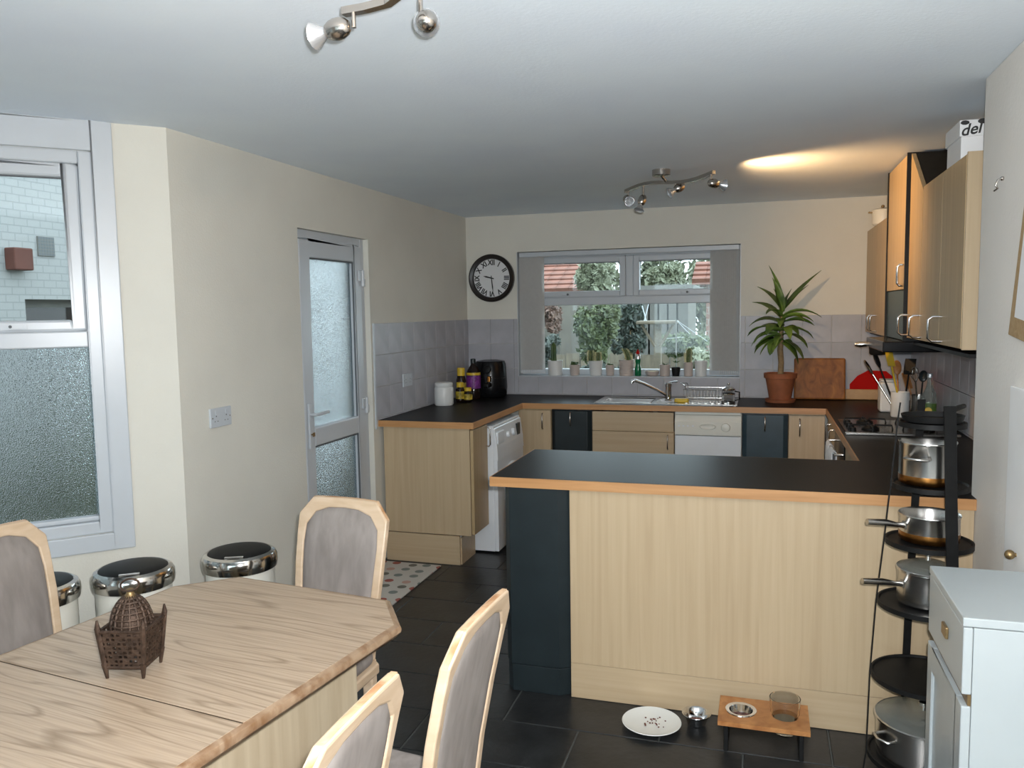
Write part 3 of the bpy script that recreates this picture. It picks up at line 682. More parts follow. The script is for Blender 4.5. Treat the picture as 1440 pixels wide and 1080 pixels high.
# peninsula
YN = YP+.02
pn = thing('peninsula_unit', 'maple panelled peninsula with dark blue end post facing the dining table', 'cabinet', (-.1, 3.4, 0))
XPN = -.735
MB().box(XPN,XN-.002,YN,YN+.018,.148,z0-.001).build('back_panel', M['panel'], pn, bevel=.0008)
MB().box(XPN,XN-.002,YN,YN+.018,.002,.1465).build('plinth_board', M['panelh'], pn, bevel=.0008)
MB().box(XPN+.02,XN-.002,YN+.019,YQ-.06,.002,z0-.001).build('carcass', M['panely'], pn)
xa_, xb_ = -1.018, XPN-.004
prof = [(xa_,YN+.10),(xa_,YN+.035),(xa_+.028,YN+.004),(xb_-.055,YN-.012),(xb_-.015,YN+.012),(xb_,YN+.05),(xb_,YN+.10)]
prof = [(xa_,YQ-.08),(xa_,YN+.04),(xa_+.03,YN-.004),(xb_-.045,YN-.004),(xb_,YN+.022),(xb_,YQ-.08)]
MB().prism(prof, .118, z0-.001).build('end_post', M['navy'], pn, bevel=.002)
prof2 = [(x+(.003 if i<3 else -.003 if i>3 else 0), y+.002) for i,(x,y) in enumerate(prof)]
MB().prism(prof2, .001, .115).build('end_post_plinth', M['navy'], pn, bevel=.002)
pass

# ------------------------------------------------------------------ wall units on the right wall
XU = .70; z0u, z1u = 1.42, 2.125
wu = thing('wall_cabinet', 'maple two door wall cabinet next to the pale wall corner', 'cabinet', (.86, 3.77, z0u))
MB().box(XU+.022,XK-.002,3.355,4.185,z0u,z1u).build('carcass', M['panely'], wu, bevel=.001)
MB().box(XU+.002,XK-.002,3.345,3.3545,z0u-.004,z1u+.008).build('end_panel', M['panel'], wu)
for (ya, yb, hy) in ((3.357,3.757,3.69),(3.761,4.183,4.14)):
    d = MB().box(XU,XU+.02,ya,yb,z0u,z1u).build('cabinet_door', M['panely'], wu, bevel=.0015)
    bow_handle(XU, hy, z0u+.015, z0u+.115, d, '-x', 'chrome', .052, .0055)
pl_ = thing('wall_cabinet', 'narrow maple filler cabinet with sloping top beside the extractor housing', 'cabinet', (.86, 4.36, z0u))
MB().prism([(4.19,z0u),(4.535,z0u),(4.535,2.335),(4.19,2.115)], XU+.022, XK-.002, 'x').build('carcass', M['blackmatt'], pl_)
d = MB().prism([(4.192,z0u),(4.533,z0u),(4.533,2.335),(4.192,2.112)], XU, XU+.02, 'x').build('cabinet_door', M['panely'], pl_, bevel=.0015)
bow_handle(XU, 4.47, z0u+.015, z0u+.115, d, '-x', 'chrome', .052, .0055)
hu = thing('extractor_housing', 'tall black sided extractor cabinet with maple door over the hob', 'cabinet', (.85, 4.87, z0u))
XH = .688
MB().box(XH+.02,XK-.002,4.54,5.20,1.40,2.342).build('carcass', M['blackmatt'], hu)
d = MB().box(XH,XH+.02,4.548,5.185,1.665,2.338).build('cabinet_door', M['panely'], hu, bevel=.002)
bow_handle(XH, 4.60, 1.685, 1.79, d, '-x', 'chrome', .03, .007)
for ya,yb in ((4.538,4.549),(5.186,5.202)): MB().box(XH-.006,XH+.02,ya,yb,1.40,2.342).build('edge_strip', M['blackmatt'], hu)
MB().box(XH+.004,XH+.02,4.55,5.185,1.405,1.66).build('front_panel', M['bluelit'], hu)
MB().box(XH-.10,XK-.02,4.52,5.21,1.345,1.40).build('extractor_body', M['black'], hu, bevel=.006)
MB().box(XH-.09,XH+.1,4.60,5.12,1.343,1.345).build('extractor_grille', M['steel'], hu)
wu2 = thing('wall_cabinet', 'maple wall cabinet in the corner beyond the extractor housing', 'cabinet', (.86, 5.7, z0u))
MB().box(XU+.022,XK-.002,5.206,6.29,1.40,2.105).build('carcass', M['panely'], wu2)
for (ya, yb, hy) in ((5.208,5.745,5.68),(5.749,6.285,5.83)):
    d = MB().box(XU,XU+.02,ya,yb,1.40,2.105).build('cabinet_door', M['panely'], wu2, bevel=.0015)
    bow_handle(XU, hy, 1.42, 1.52, d, '-x', 'chrome', .04, .005)
MB().box(XU+.03,XK-.01,3.36,6.28,1.385,1.3995).build('light_pelmet', M['blackmatt'], wu2)
# things on top of the wall units
bx_ = thing('storage_box', 'white gift box with black script on top of the wall cabinet', 'box', (.80, 3.62, z1u))
MB().box(.705,.90,3.48,3.72,z1u+.001,z1u+.10).build('box_base', M['paper'], bx_, bevel=.002)
ld = MB().box(.698,.907,3.473,3.727,z1u+.085,z1u+.145).build('box_lid', M['paper'], bx_, bevel=.002)
def text_mesh(s, size, name, mt, depth=.0004, bold=0, shear=0):
    cu = bpy.data.curves.new(name, 'FONT'); cu.body = s; cu.size = size; cu.align_x = 'CENTER'; cu.align_y = 'CENTER'; cu.extrude = depth; cu.offset = bold; cu.shear = shear; cu.resolution_u = 3
    ob = bpy.data.objects.new(name, cu); COL.objects.link(ob)
    bpy.context.view_layer.update()
    me = bpy.data.meshes.new_from_object(ob); bpy.data.objects.remove(ob, do_unlink=True)
    me.materials.clear(); me.materials.append(mt); return me
o = piece('box_lettering', text_mesh('del', .058, 'box_lettering', M['print'], bold=.001, shear=.35), ld, (.733,3.4725,z1u+.108), (R(90), R(-8), 0))
for i,(dx,dz,r) in enumerate([(-.03,.05,.012),(.03,.052,.014),(.085,.03,.016),(.08,-.01,.013),(.10,.05,.01)]):
    MB().lathe([(r,0),(r*.8,.0006)], (.745+dx,3.473,z1u+.105+dz-.02), (0,-1,0), n=9, sx=1.3, sy=.7).build('printed_leaf', M['print'], ld)
ct = thing('stock_pot', 'small cream enamel pot with knobbed lid on top of the corner wall cabinet', 'pot', (.745, 5.88, 2.105))
MB().lathe([(.05,0),(.062,.012),(.066,.09),(.068,.094)], (.745,5.88,2.106), n=28).build('pot_body', M['cream'], ct, smooth=40)
lid_ = MB().lathe([(.069,.094),(.066,.102),(.03,.112),(0,.114)], (.745,5.88,2.106), n=28).build('pot_lid', M['cream'], ct, smooth=40)
MB().ball((.745,5.88,2.229), .011).build('lid_knob', M['brass'], lid_, smooth=60)
for s in (-1,1): MB().tube([(.745+s*.06,5.87,2.19),(.745+s*.085,5.87,2.195),(.745+s*.085,5.89,2.195),(.745+s*.06,5.89,2.19)], .005, 6).build('pot_handle', M['brass'], ct, smooth=60)

# ------------------------------------------------------------------ hob
hb = thing('gas_hob', 'black gas hob with steel front rail under the extractor housing', 'hob', (.68, 4.82, WT))
MB().box(.43,.96,4.56,5.10,WT+.0005,WT+.012).build('hob_plate', M['black'], hb, bevel=.004)
MB().box(.42,.965,4.542,4.558,WT+.0005,WT+.016).build('hob_trim', M['steel'], hb, bevel=.004)
for (bx, by) in ((.56,4.70),(.83,4.70),(.56,4.96),(.83,4.96)):
    MB().lathe([(.045,0),(.045,.008),(.03,.016),(.028,.02),(0,.021)], (bx,by,WT+.012), n=20).build('burner', M['blackmatt'], hb, smooth=40)
    g = MB()
    for k in range(4):
        t = k*math.pi/2; c_, s_ = math.cos(t), math.sin(t)
        g.tube([(bx+c_*.11,by+s_*.11,WT+.012),(bx+c_*.105,by+s_*.105,WT+.034),(bx+c_*.02,by+s_*.02,WT+.036)], .005, 6)
    g.build('pan_support', M['blackmatt'], hb, smooth=60)
for k in range(4):
    MB().lathe([(.018,0),(.016,.018),(.006,.02)], (.465,4.62+k*.1,WT+.012), n=14).build('knob', M['blackmatt'], hb, smooth=40)

# ------------------------------------------------------------------ sink, tap, draining rack
sk = thing('kitchen_sink', 'stainless steel one and a half bowl sink with drainer below the window', 'sink', (-.65, 6.0, WT))
sx0, sx1, sy0, sy1 = SK[0]-.008, SK[1]+.008, SK[2]-.008, SK[3]+.008; zs = WT+.003
B_ = [(-1.12,-.76,5.83,6.13),(-.73,-.575,5.86,6.13)]
mb = MB()
xs = [sx0, B_[0][0], B_[0][1], B_[1][0], B_[1][1], sx1]
mb.box(sx0,sx1,sy0,5.83,WT-.001,zs).box(sx0,sx1,6.13,sy1,WT-.001,zs)
mb.box(sx0,-1.12,5.83,6.13,WT-.001,zs).box(-.76,-.73,5.83,6.13,WT-.001,zs).box(-.73,-.575,5.83,5.86,WT-.001,zs).box(-.575,sx1,5.83,6.13,WT-.001,zs)
mb.build('sink_deck', M['steel'], sk)
for (bx0,bx1,by0,by1) in B_:
    q = .03; zb = WT-.15
    mb = MB().add([(bx0,by0,zs),(bx1,by0,zs),(bx1,by1,zs),(bx0,by1,zs),(bx0+q,by0+q,zb),(bx1-q,by0+q,zb),(bx1-q,by1-q,zb),(bx0+q,by1-q,zb)],
        [(0,1,5,4),(1,2,6,5),(2,3,7,6),(3,0,4,7),(4,5,6,7)])
    mb.build('sink_bowl', M['steelshade'], sk)
    MB().tube([(bx0+.004,by0+.004,zs),(bx1-.004,by0+.004,zs),(bx1-.004,by1-.004,zs),(bx0+.004,by1-.004,zs)], .004, 6, closed=True).build('bowl_rim', M['steel'], sk, smooth=60)
for k in range(7): MB().box(-.52+k*.045,-.505+k*.045,5.85,6.12,zs,zs+.003).build('drainer_rib', M['steel'], sk)
tp = thing('mixer_tap', 'chrome mixer tap with long swivel spout behind the sink bowls', 'tap', (-.655, 6.0, zs))
MB().lathe([(.03,0),(.028,.006),(.023,.01),(.023,.105),(.026,.108),(.026,.125),(.02,.132),(0,.134)], (-.655,6.0,zs), n=22).build('tap_body', M['chrome'], tp, smooth=35)
MB().tube([(-.665,5.995,zs+.04),(-.74,5.97,zs+.085),(-.83,5.94,zs+.13),(-.885,5.925,zs+.152),(-.905,5.918,zs+.150),(-.912,5.916,zs+.132)], [.010,.010,.010,.011,.012,.012], 10).build('tap_spout', M['chrome'], tp, smooth=60)
MB().tube([(-.655,6.0,zs+.13),(-.62,5.99,zs+.14),(-.585,5.98,zs+.142)], [.006,.005,.006], 8).build('tap_lever', M['chrome'], tp, smooth=60)
rk = thing('dish_rack', 'wire dish rack standing on the draining board', 'dish rack', (-.40, 6.02, zs))
x0, x1, ya, yb, zz0, zz1 = -.54, -.27, 5.93, 6.12, zs+.005, zs+.09
for z in (zz0+.006, zz1): MB().tube([(x0,ya,z),(x1,ya,z),(x1,yb,z),(x0,yb,z)], .0025, 6, closed=True).build('rack_frame', M['steel'], rk)
for k in range(13):
    x = x0 + (x1-x0)*k/12
    MB().tube([(x,ya,zz1),(x,ya,zz0+.006),(x,yb,zz0+.006),(x,yb,zz1)], .0015, 5).build('rack_wire', M['steel'], rk)
MB().tube([(x0+.02,ya,zz1),(x0+.01,ya-.01,zz1+.03),(x0-.03,(ya+yb)/2,zz1+.04),(x0+.01,yb,zz1+.03),(x0+.02,yb,zz1)], .0025, 6).build('rack_handle', M['steel'], rk, smooth=60)
tag(MB().box(-.60,-.50,5.87,5.93,zs,zs+.028).build('sponge', M['yellow'], None, bevel=.008), 'yellow washing up sponge beside the tap', 'sponge')
cj = thing('cafetiere', 'small glass cafetiere with chrome lid on the draining board', 'cafetiere', (-.225, 5.90, zs+.003))
c_ = (-.225,5.90,zs+.003)
MB().lathe([(.042,0),(.044,.004),(.044,.09),(.042,.09),(.042,.006),(0,.006)], c_, n=24).build('glass_beaker', M['tumbler'], cj, smooth=40)
MB().lathe([(.047,0),(.047,.012),(.0455,.012),(.0455,0)], c_, n=24).lathe([(.047,.06),(.047,.068),(.0455,.068),(.0455,.06)], c_, n=24).build('metal_frame', M['chrome'], cj, smooth=40)
l2 = MB().lathe([(.047,.09),(.047,.10),(.03,.113),(.004,.118)], c_, n=24).build('lid', M['chrome'], cj, smooth=40)
MB().cyl((-.225,5.90,zs+.12),(-.225,5.90,zs+.13),.003).ball((-.225,5.90,zs+.136), .010).build('plunger_knob', M['chrome'], l2, smooth=60)
MB().tube([(-.18,5.90,zs+.085),(-.15,5.89,zs+.08),(-.15,5.89,zs+.03),(-.18,5.90,zs+.02)], .005, 6).build('jug_handle', M['blackmatt'], cj, smooth=60)

# ------------------------------------------------------------------ clock
ck = thing('wall_clock', 'round black framed wall clock with roman numerals beside the window', 'clock', (-2.103, YB, 1.854))
cx_, cz_ = -2.103, 1.854; yf = YB-.018
MB().lathe([(.192,0),(.192,.03),(.18,.038),(.158,.032),(.153,.014)], (cx_,YB,cz_), (0,-1,0), n=56, caps=False).build('clock_frame', M['clockframe'], ck, smooth=40)
MB().lathe([(.157,0),(.157,.012)], (cx_,YB,cz_), (0,-1,0), n=48).build('clock_face', M['clockface'], ck)
for i, s in enumerate('XII I II III IIII V VI VII VIII IX X XI'.split()):
    t = R(30*i); r = .124
    o = piece('numeral', text_mesh(s, .058, 'numeral', M['print'], bold=.002), ck, (cx_+r*math.sin(t), YB-.0125, cz_+r*math.cos(t)), (R(90), t, 0))
    o.scale = (.85, 1, 1)
def hand(t, L, wd, y):
    d = Vector((math.sin(t),0,math.cos(t))); n_ = Vector((d.z,0,-d.x)); c = Vector((cx_,y,cz_))
    vs = []
    for dy in (0,-.002):
        for a_, b_ in ((-.02,-wd),(-.02,wd),(L*.65,wd*1.6),(L,0),(L*.65,-wd*1.6)): vs.append(c+d*a_+n_*b_+Vector((0,dy,0)))
    return MB().add(vs, [(0,1,2,3,4),(9,8,7,6,5)]+[(i,(i+1)%5,5+(i+1)%5,5+i) for i in range(5)])
hand(R(9*30+14.5), .075, .004, YB-.0145).build('hour_hand', M['print'], ck)
hand(R(29*6), .115, .003, YB-.0175).build('minute_hand', M['print'], ck)
MB().cyl((cx_,YB-.012,cz_),(cx_,YB-.021,cz_),.006).build('clock_hub', M['print'], ck)

# ------------------------------------------------------------------ window sill plants
SY = YB+.055; SZ = WZ0+.005
def pot(name, x, r, h, mt, label, cat, ribbed=False, taper=.82, y=SY):
    t = thing(name, label, cat, (x, y, SZ))
    pr = [(r*taper,0)]
    if ribbed:
        k = 7
        for i in range(k):
            z = h*i/k; rr = r*(taper+(1-taper)*i/k)
            pr += [(rr,z+.001),(rr+.0025,z+h/k*.5),(rr,z+h/k*.97)]
        pr += [(r,h)]
    else: pr += [(r,h)]
    pr += [(r*.9,h),(r*.88,h-.01)]
    MB().lathe(pr, (x,y,SZ), n=24).build('pot', M[mt], t, smooth=35)
    MB().lathe([(r*.885,h-.012),(r*.5,h-.008),(0,h-.007)], (x,y,SZ), n=16).build('soil', M['soil'], t)
    return t
def column(t, x, z, r, h, bend=0, y=SY, spiny=True, ribs=9):
    n = 9; vs = []; fs = []; seg_ = ribs*4
    for k in range(n):
        f = k/(n-1); rr = r*(1-.15*f) * (1 if f < .8 else math.sqrt(max(0,1-((f-.8)/.2)**2))) ; rr = max(rr, .001)
        for i in range(seg_):
            a_ = 2*math.pi*i/seg_; q_ = rr*(1+.14*math.cos(ribs*a_))
            vs.append((x+bend*f*f+q_*math.cos(a_), y+q_*math.sin(a_), z+h*f))
    fs = [(k*seg_+i, k*seg_+(i+1)%seg_, (k+1)*seg_+(i+1)%seg_, (k+1)*seg_+i) for k in range(n-1) for i in range(seg_)] + [tuple(range((n-1)*seg_, n*seg_))]
    b = MB().add(vs, fs).build('cactus_stem', M['cactus'], t, smooth=70)
    if spiny:
        sp = MB()
        for k in range(1, 13):
            f = k/13; rr = r*(1-.15*f)*1.1 if f < .8 else r*1.0*math.sqrt(max(0,1-((f-.8)/.22)**2))
            for i in range(ribs):
                a_ = 2*math.pi*i/ribs
                p = Vector((x+bend*f*f+rr*math.cos(a_), y+rr*math.sin(a_), z+h*f))
                for d_ in range(3):
                    d = Vector((math.cos(a_+random.uniform(-.6,.6)), math.sin(a_+random.uniform(-.6,.6)), random.uniform(-.1,.9))).normalized()*.014
                    sp.cyl(p, p+d, .0011, .0003, n=3, caps=False)
        sp.build('spines', M['spines'], b)
    return b
X = lambda px: U(px, 528, 'y', SY).x
t = pot('potted_cactus', X(781), .062, .118, 'potwhite', 'tall single dark cactus in a wide white pot', 'cactus', taper=.9); column(t, X(780)-.005, SZ+.11, .020, .155, .0, spiny=False)
t = pot('potted_succulent', X(808.5), .043, .085, 'potpink', 'low mossy succulent in a small blush pot next to the twin cacti', 'succulent')
for k in range(26):
    a_ = random.uniform(0,6.28); r_ = random.uniform(0,.03); MB().ball((X(808.5)+r_*math.cos(a_), SY+r_*math.sin(a_), SZ+.083+random.uniform(0,.02)), .010, n=6, mm=4).build('succulent_bud', M['cactus'], t, smooth=60)
t = pot('potted_cactus', X(838), .057, .118, 'potwhite', 'pair of yellow spined cacti sharing a white pot', 'cactus', taper=.78)
column(t, X(831), SZ+.11, .020, .09); column(t, X(841.5), SZ+.11, .019, .078)
t = pot('potted_succulent', X(858), .036, .085, 'potpink', 'small blush pot with dark soil beside the ribbed pot', 'succulent')
for k in range(12):
    a_ = random.uniform(0,6.28); r_ = random.uniform(0,.02); MB().ball((X(858)+r_*math.cos(a_), SY+r_*math.sin(a_), SZ+.082+random.uniform(0,.008)), .008, n=6, mm=4).build('succulent_bud', M['cactus'], t, smooth=60)
t = pot('potted_cactus', X(881), .060, .125, 'potpink', 'leaning white spined cactus in a ribbed pale pot', 'cactus', ribbed=True, taper=.9); column(t, X(884), SZ+.115, .019, .10, -.035)
bt = thing('washing_up_bottle', 'green washing up liquid bottle with red cap on the sill', 'bottle', (X(897), SY, SZ)); c_ = (X(897)+.002, SY-.01, SZ)
MB().lathe([(.022,0),(.025,.006),(.025,.06),(.016,.085),(.020,.11),(.021,.13)], c_, n=18, sy=.7).build('bottle_lower', M['green'], bt, smooth=50)
MB().lathe([(.021,.13),(.022,.15),(.015,.168),(.010,.172)], c_, n=18, sy=.7).build('bottle_upper', M['bulb'], bt, smooth=50)
MB().lathe([(.014,.172),(.014,.188),(.006,.198),(.005,.206)], c_, n=14).build('bottle_cap', M['red'], bt, smooth=40)
ds = thing('sill_dish', 'shallow stone dish on the sill beside the green bottle', 'dish', (X(917), SY, SZ))
MB().lathe([(.035,0),(.048,.01),(.056,.038),(.052,.038),(.044,.012),(0,.01)], (X(917),SY,SZ), n=24).build('dish_bowl', M['potpink'], ds, smooth=40)
MB().lathe([(.05,.030),(.03,.036),(0,.037)], (X(917),SY,SZ), n=18).build('dish_soil', M['spines'], ds)
t = pot('potted_succulent', X(935), .042, .088, 'potpink', 'blush pot with sprouting dark rosette next to black pot', 'succulent', taper=.86)
def rosette(t, x, z, n, L, mt='cactus', up=.6):
    for k in range(n):
        a_ = k*2.4; e_ = random.uniform(.3,1)*up+.25
        d = Vector((math.cos(a_)*math.cos(e_), math.sin(a_)*math.cos(e_), math.sin(e_))); s_ = Vector((-math.sin(a_), math.cos(a_), 0))*.006
        p = Vector((x, SY, z)); q_ = p+d*L*random.uniform(.7,1.1); m_ = p+d*L*.5
        MB().add([p-s_*.4, m_-s_, q_, m_+s_, m_+Vector((0,0,-.003))], [(0,1,4),(1,2,4),(2,3,4),(3,0,4),(0,3,2,1)]).build('leaf', M[mt], t)
rosette(t, X(935), SZ+.078, 9, .04)
t = pot('potted_seedling', X(950.5), .036, .068, 'blackmatt', 'leafy seedling in a black plastic pot', 'plant', taper=.72)
MB().tube([(X(950.5),SY,SZ+.06),(X(950.5)+.003,SY,SZ+.10),(X(950.5)-.002,SY,SZ+.145)], .002, 5).build('seedling_stem', M['cactus'], t); rosette(t, X(950.5), SZ+.10, 8, .05, 'leaf', .4); rosette(t, X(950.5), SZ+.135, 8, .05, 'leaf', .7)
t = pot('potted_cactus', X(968), .037, .108, 'potpink', 'slim upright cactus with white spines in a narrow pot', 'cactus', taper=.9); column(t, X(968), SZ+.10, .017, .115, .004)
t = pot('potted_succulent', X(985.5), .050, .118, 'potwhite', 'white pot with dark soil next to the slim upright cactus', 'succulent', taper=.8)
rosette(t, X(987), SZ+.105, 7, .022)

# ------------------------------------------------------------------ things on the left worktop
def at(px, py): return U(px, py, 'z', WT)
Z = WT+.0008
cr = thing('storage_jar', 'white ceramic storage jar with lid beside the dark spread jars', 'jar', (-2.215, 5.48, Z)); c_ = (-2.215,5.48,Z)
MB().lathe([(.062,0),(.070,.01),(.070,.125),(.064,.135)], c_, n=28).build('jar_body', M['potwhite'], cr, smooth=40)
MB().lathe([(.064,.136),(.066,.14),(.066,.16),(.058,.168),(0,.170)], c_, n=28).build('jar_lid', M['potwhite'], cr, smooth=40)
def yjar(x, y, r, h, label, z=Z):
    t = thing('spread_jar', label, 'jar', (x,y,z))
    MB().lathe([(r*.7,0),(r,.012),(r,h*.62),(r*.75,h*.76)], (x,y,z), n=22).build('jar_glass', M['darkglass'], t, smooth=40)
    MB().lathe([(r*.8,h*.76),(r*.8,h*.98),(r*.7,h)], (x,y,z), n=22).build('jar_lid', M['yellow'], t, smooth=35)
    MB().lathe([(r*1.01,h*.18),(r*1.01,h*.55),(r*.99,h*.55),(r*.99,h*.18)], (x,y,z), n=22, sy=1).build('jar_label', M['label'], t)
M['label'] = mat('jar_label_paper', (.40,.30,.03), .5, var=.9, scale=28)
yjar(-2.20, 5.80, .038, .250, 'tall dark spread jar with yellow lid behind white storage jar')
yjar(-2.165, 5.68, .034, .150, 'medium dark spread jar with yellow lid touching white storage jar')
yjar(-2.11, 5.70, .034, .110, 'small squat dark spread jar with yellow lid in front of squash bottle')
sq = thing('squash_bottle', 'large clear squash bottle with purple label beside the air fryer', 'bottle', (-2.138, 5.905, Z)); c_ = (-2.138,5.905,Z)
MB().lathe([(.05,0),(.055,.01),(.055,.10),(.050,.11),(.053,.2),(.045,.225),(.02,.265),(.017,.28)], c_, n=24).build('bottle_body', M['darkglass'], sq, smooth=40)
MB().lathe([(.0565,.085),(.0565,.185),(.054,.185),(.054,.085)], c_, n=24).build('bottle_label', M['purple'], sq)
MB().lathe([(.0565,.187),(.056,.207),(.052,.207),(.053,.187)], c_, n=24).build('label_band', M['yellow'], sq)
MB().lathe([(.02,.278),(.02,.31),(.016,.313)], c_, n=18).build('bottle_cap', M['navy'], sq, smooth=40)
af = thing('air_fryer', 'black air fryer with dial in the worktop corner', 'air fryer', (-2.07, 6.10, Z))
c_ = (-2.055, 6.08, Z)
MB().lathe([(.105,0),(.125,.015),(.132,.08),(.122,.26),(.112,.285),(.06,.295),(0,.296)], c_, n=36).build('fryer_body', M['black'], af, smooth=50)
hd = MB().box(c_[0]+.02-.02,c_[0]+.02+.03,c_[1]-.21,c_[1]-.12,Z+.09,Z+.125).build('drawer_handle', M['black'], af, bevel=.01)
MB().box(c_[0]+.022,c_[0]+.045,c_[1]-.16,c_[1]-.115,Z+.13,Z+.175).build('release_badge', M['copper'], hd, bevel=.005)
MB().lathe([(.034,0),(.03,.02),(.02,.024)], (c_[0]+.01,c_[1]-.115,Z+.225), (0,-1,.15), n=24).build('dial', M['blackmatt'], af, smooth=40)
MB().tube([(c_[0]-.128+.256*i/14, c_[1]-.131*math.sqrt(max(.02,1-(((i-7)/7.2)**2))), Z+.155) for i in range(15)], .0015, 5).build('drawer_seam', M['nickel'], af)

# ------------------------------------------------------------------ plant, boards and things right of the sink
pp = thing('potted_dracaena', 'leafy cane plant in a terracotta pot on the worktop', 'plant', (.125, 6.06, Z)); px_, py_ = .125, 6.06
MB().lathe([(.075,0),(.10,.0),(.105,.022),(.09,.022)], (px_,py_,Z), n=32).build('saucer', M['terracotta'], pp, smooth=40)
MB().lathe([(.072,.006),(.102,.17),(.112,.172),(.114,.205),(.104,.207),(.099,.185)], (px_,py_,Z), n=32).build('pot', M['terracotta'], pp, smooth=35)
MB().lathe([(.101,.186),(.06,.192),(0,.193)], (px_,py_,Z), n=20).build('soil', M['soil'], pp)
MB().tube([(px_,py_,Z+.18),(px_+.004,py_,Z+.28),(px_-.004,py_,Z+.37),(px_,py_,Z+.42),(px_+.006,py_,Z+.62)], [.021,.020,.021,.018,.010], 12).build('cane', M['stem'], pp, smooth=60)
def dleaf(base, az, el, L, droop, wd, tip=0):
    n = 9; vs = []; fs = []
    d0 = Vector((math.cos(az), math.sin(az), 0)); s_ = Vector((-math.sin(az), math.cos(az), 0)); p = Vector(base); e_ = el
    ph = random.uniform(0,6)
    for k in range(n):
        f = k/(n-1); wv = wd*math.sin(math.pi*min(1,(.12+f*.88)))**.7*(1-.25*f) if f < 1 else .0005
        up = Vector((0,0,1))*math.cos(e_) - d0*math.sin(e_)
        tw = .35*math.sin(ph+f*3)
        sd = s_*math.cos(tw) + up*math.sin(tw)
        vs += [p - sd*wv + up*wv*.35, p, p + sd*wv + up*wv*.35]
        p = p + (d0*math.cos(e_) + Vector((0,0,1))*math.sin(e_))*(L/(n-1)); e_ -= droop/(n-1)
    for k in range(n-1):
        for j in range(2): fs.append((k*3+j, k*3+j+1, (k+1)*3+j+1, (k+1)*3+j))
    o = MB().add(vs, fs).build('leaf', M['leaf'], pp, smooth=80)
    md = o.modifiers.new('solid', 'SOLIDIFY'); md.thickness = .0012
zb = Z
spec = [(.66,178,80,.33,.25),(.65,5,50,.37,.15),(.50,-5,25,.26,1.5),(.47,175,20,.27,1.6),(.44,-110,0,.2,1.2),(.44,190,5,.23,1.3),(.64,180,62,.27,.6),(.64,200,78,.24,.2),(.64,10,50,.27,.2),(.63,20,72,.20,.2),(.62,160,80,.20,.3),
        (.60,2,32,.30,1.3),(.58,-20,28,.26,1.2),(.56,15,20,.26,1.0),(.58,175,55,.26,.9),(.55,190,35,.25,1.5),(.52,170,20,.26,1.3),(.50,-60,30,.22,1.5),
        (.50,215,15,.25,1.4),(.47,185,0,.24,1.1),(.46,200,-15,.20,1.0),(.48,-15,5,.22,1.3),(.44,-5,-20,.22,.9),(.43,-30,-30,.20,.8),(.45,230,-10,.2,1.2),
        (.55,-90,35,.22,1.6),(.55,90,40,.2,1.3),(.50,110,25,.18,1.4),(.60,-120,45,.22,1.5),(.47,-100,10,.2,1.4),(.43,60,0,.16,1.1),(.57,-45,40,.24,1.6),(.52,-75,20,.24,1.6),(.53,240,25,.24,1.5)]
for (h, az, el, L, dr_, *_) in spec: dleaf((px_+.003,py_,zb+h), R(az+random.uniform(-8,8)), R(el), L*random.uniform(.9,1.05), dr_, random.uniform(.030,.044))
cbd = thing('chopping_board', 'large stained wooden chopping board leaning on tiles behind plant', 'chopping board', (.39, 6.22, Z))
th = R(9); 
mb = MB().box(-.175,.175,-.014,.014,0,.30).rot(Matrix.Translation((.398,6.228,Z+.003)) @ Matrix.Rotation(-th,4,'X'))
mb.build('board_slab', M['board'], cbd, bevel=.012)
c2 = thing('cutting_board', 'low pale wooden board leaning on the tiles behind red bowl', 'chopping board', (.68, 6.2, Z))
MB().box(-.13,.13,-.009,.009,0,.075).rot(Matrix.Translation((.70,6.262,Z+.002)) @ Matrix.Rotation(-R(8),4,'X')).build('board_slab', M['boardedge'], c2, bevel=.006)
# red mat standing up behind
rm = thing('red_chopping_mat', 'rounded red plastic board leaning on the tiles beyond hob', 'chopping board', (.72, 6.27, Z))
pts = [(-.14,0),(.14,0),(.14,.17),(.10,.205),(-.02,.21),(-.09,.17),(-.14,.11)]
MB().prism(pts, -.003, .003, 'y').rot(Matrix.Translation((.745,6.284,Z+.001)) @ Matrix.Rotation(-R(2),4,'X')).build('board_slab', M['red'], rm, bevel=.002)

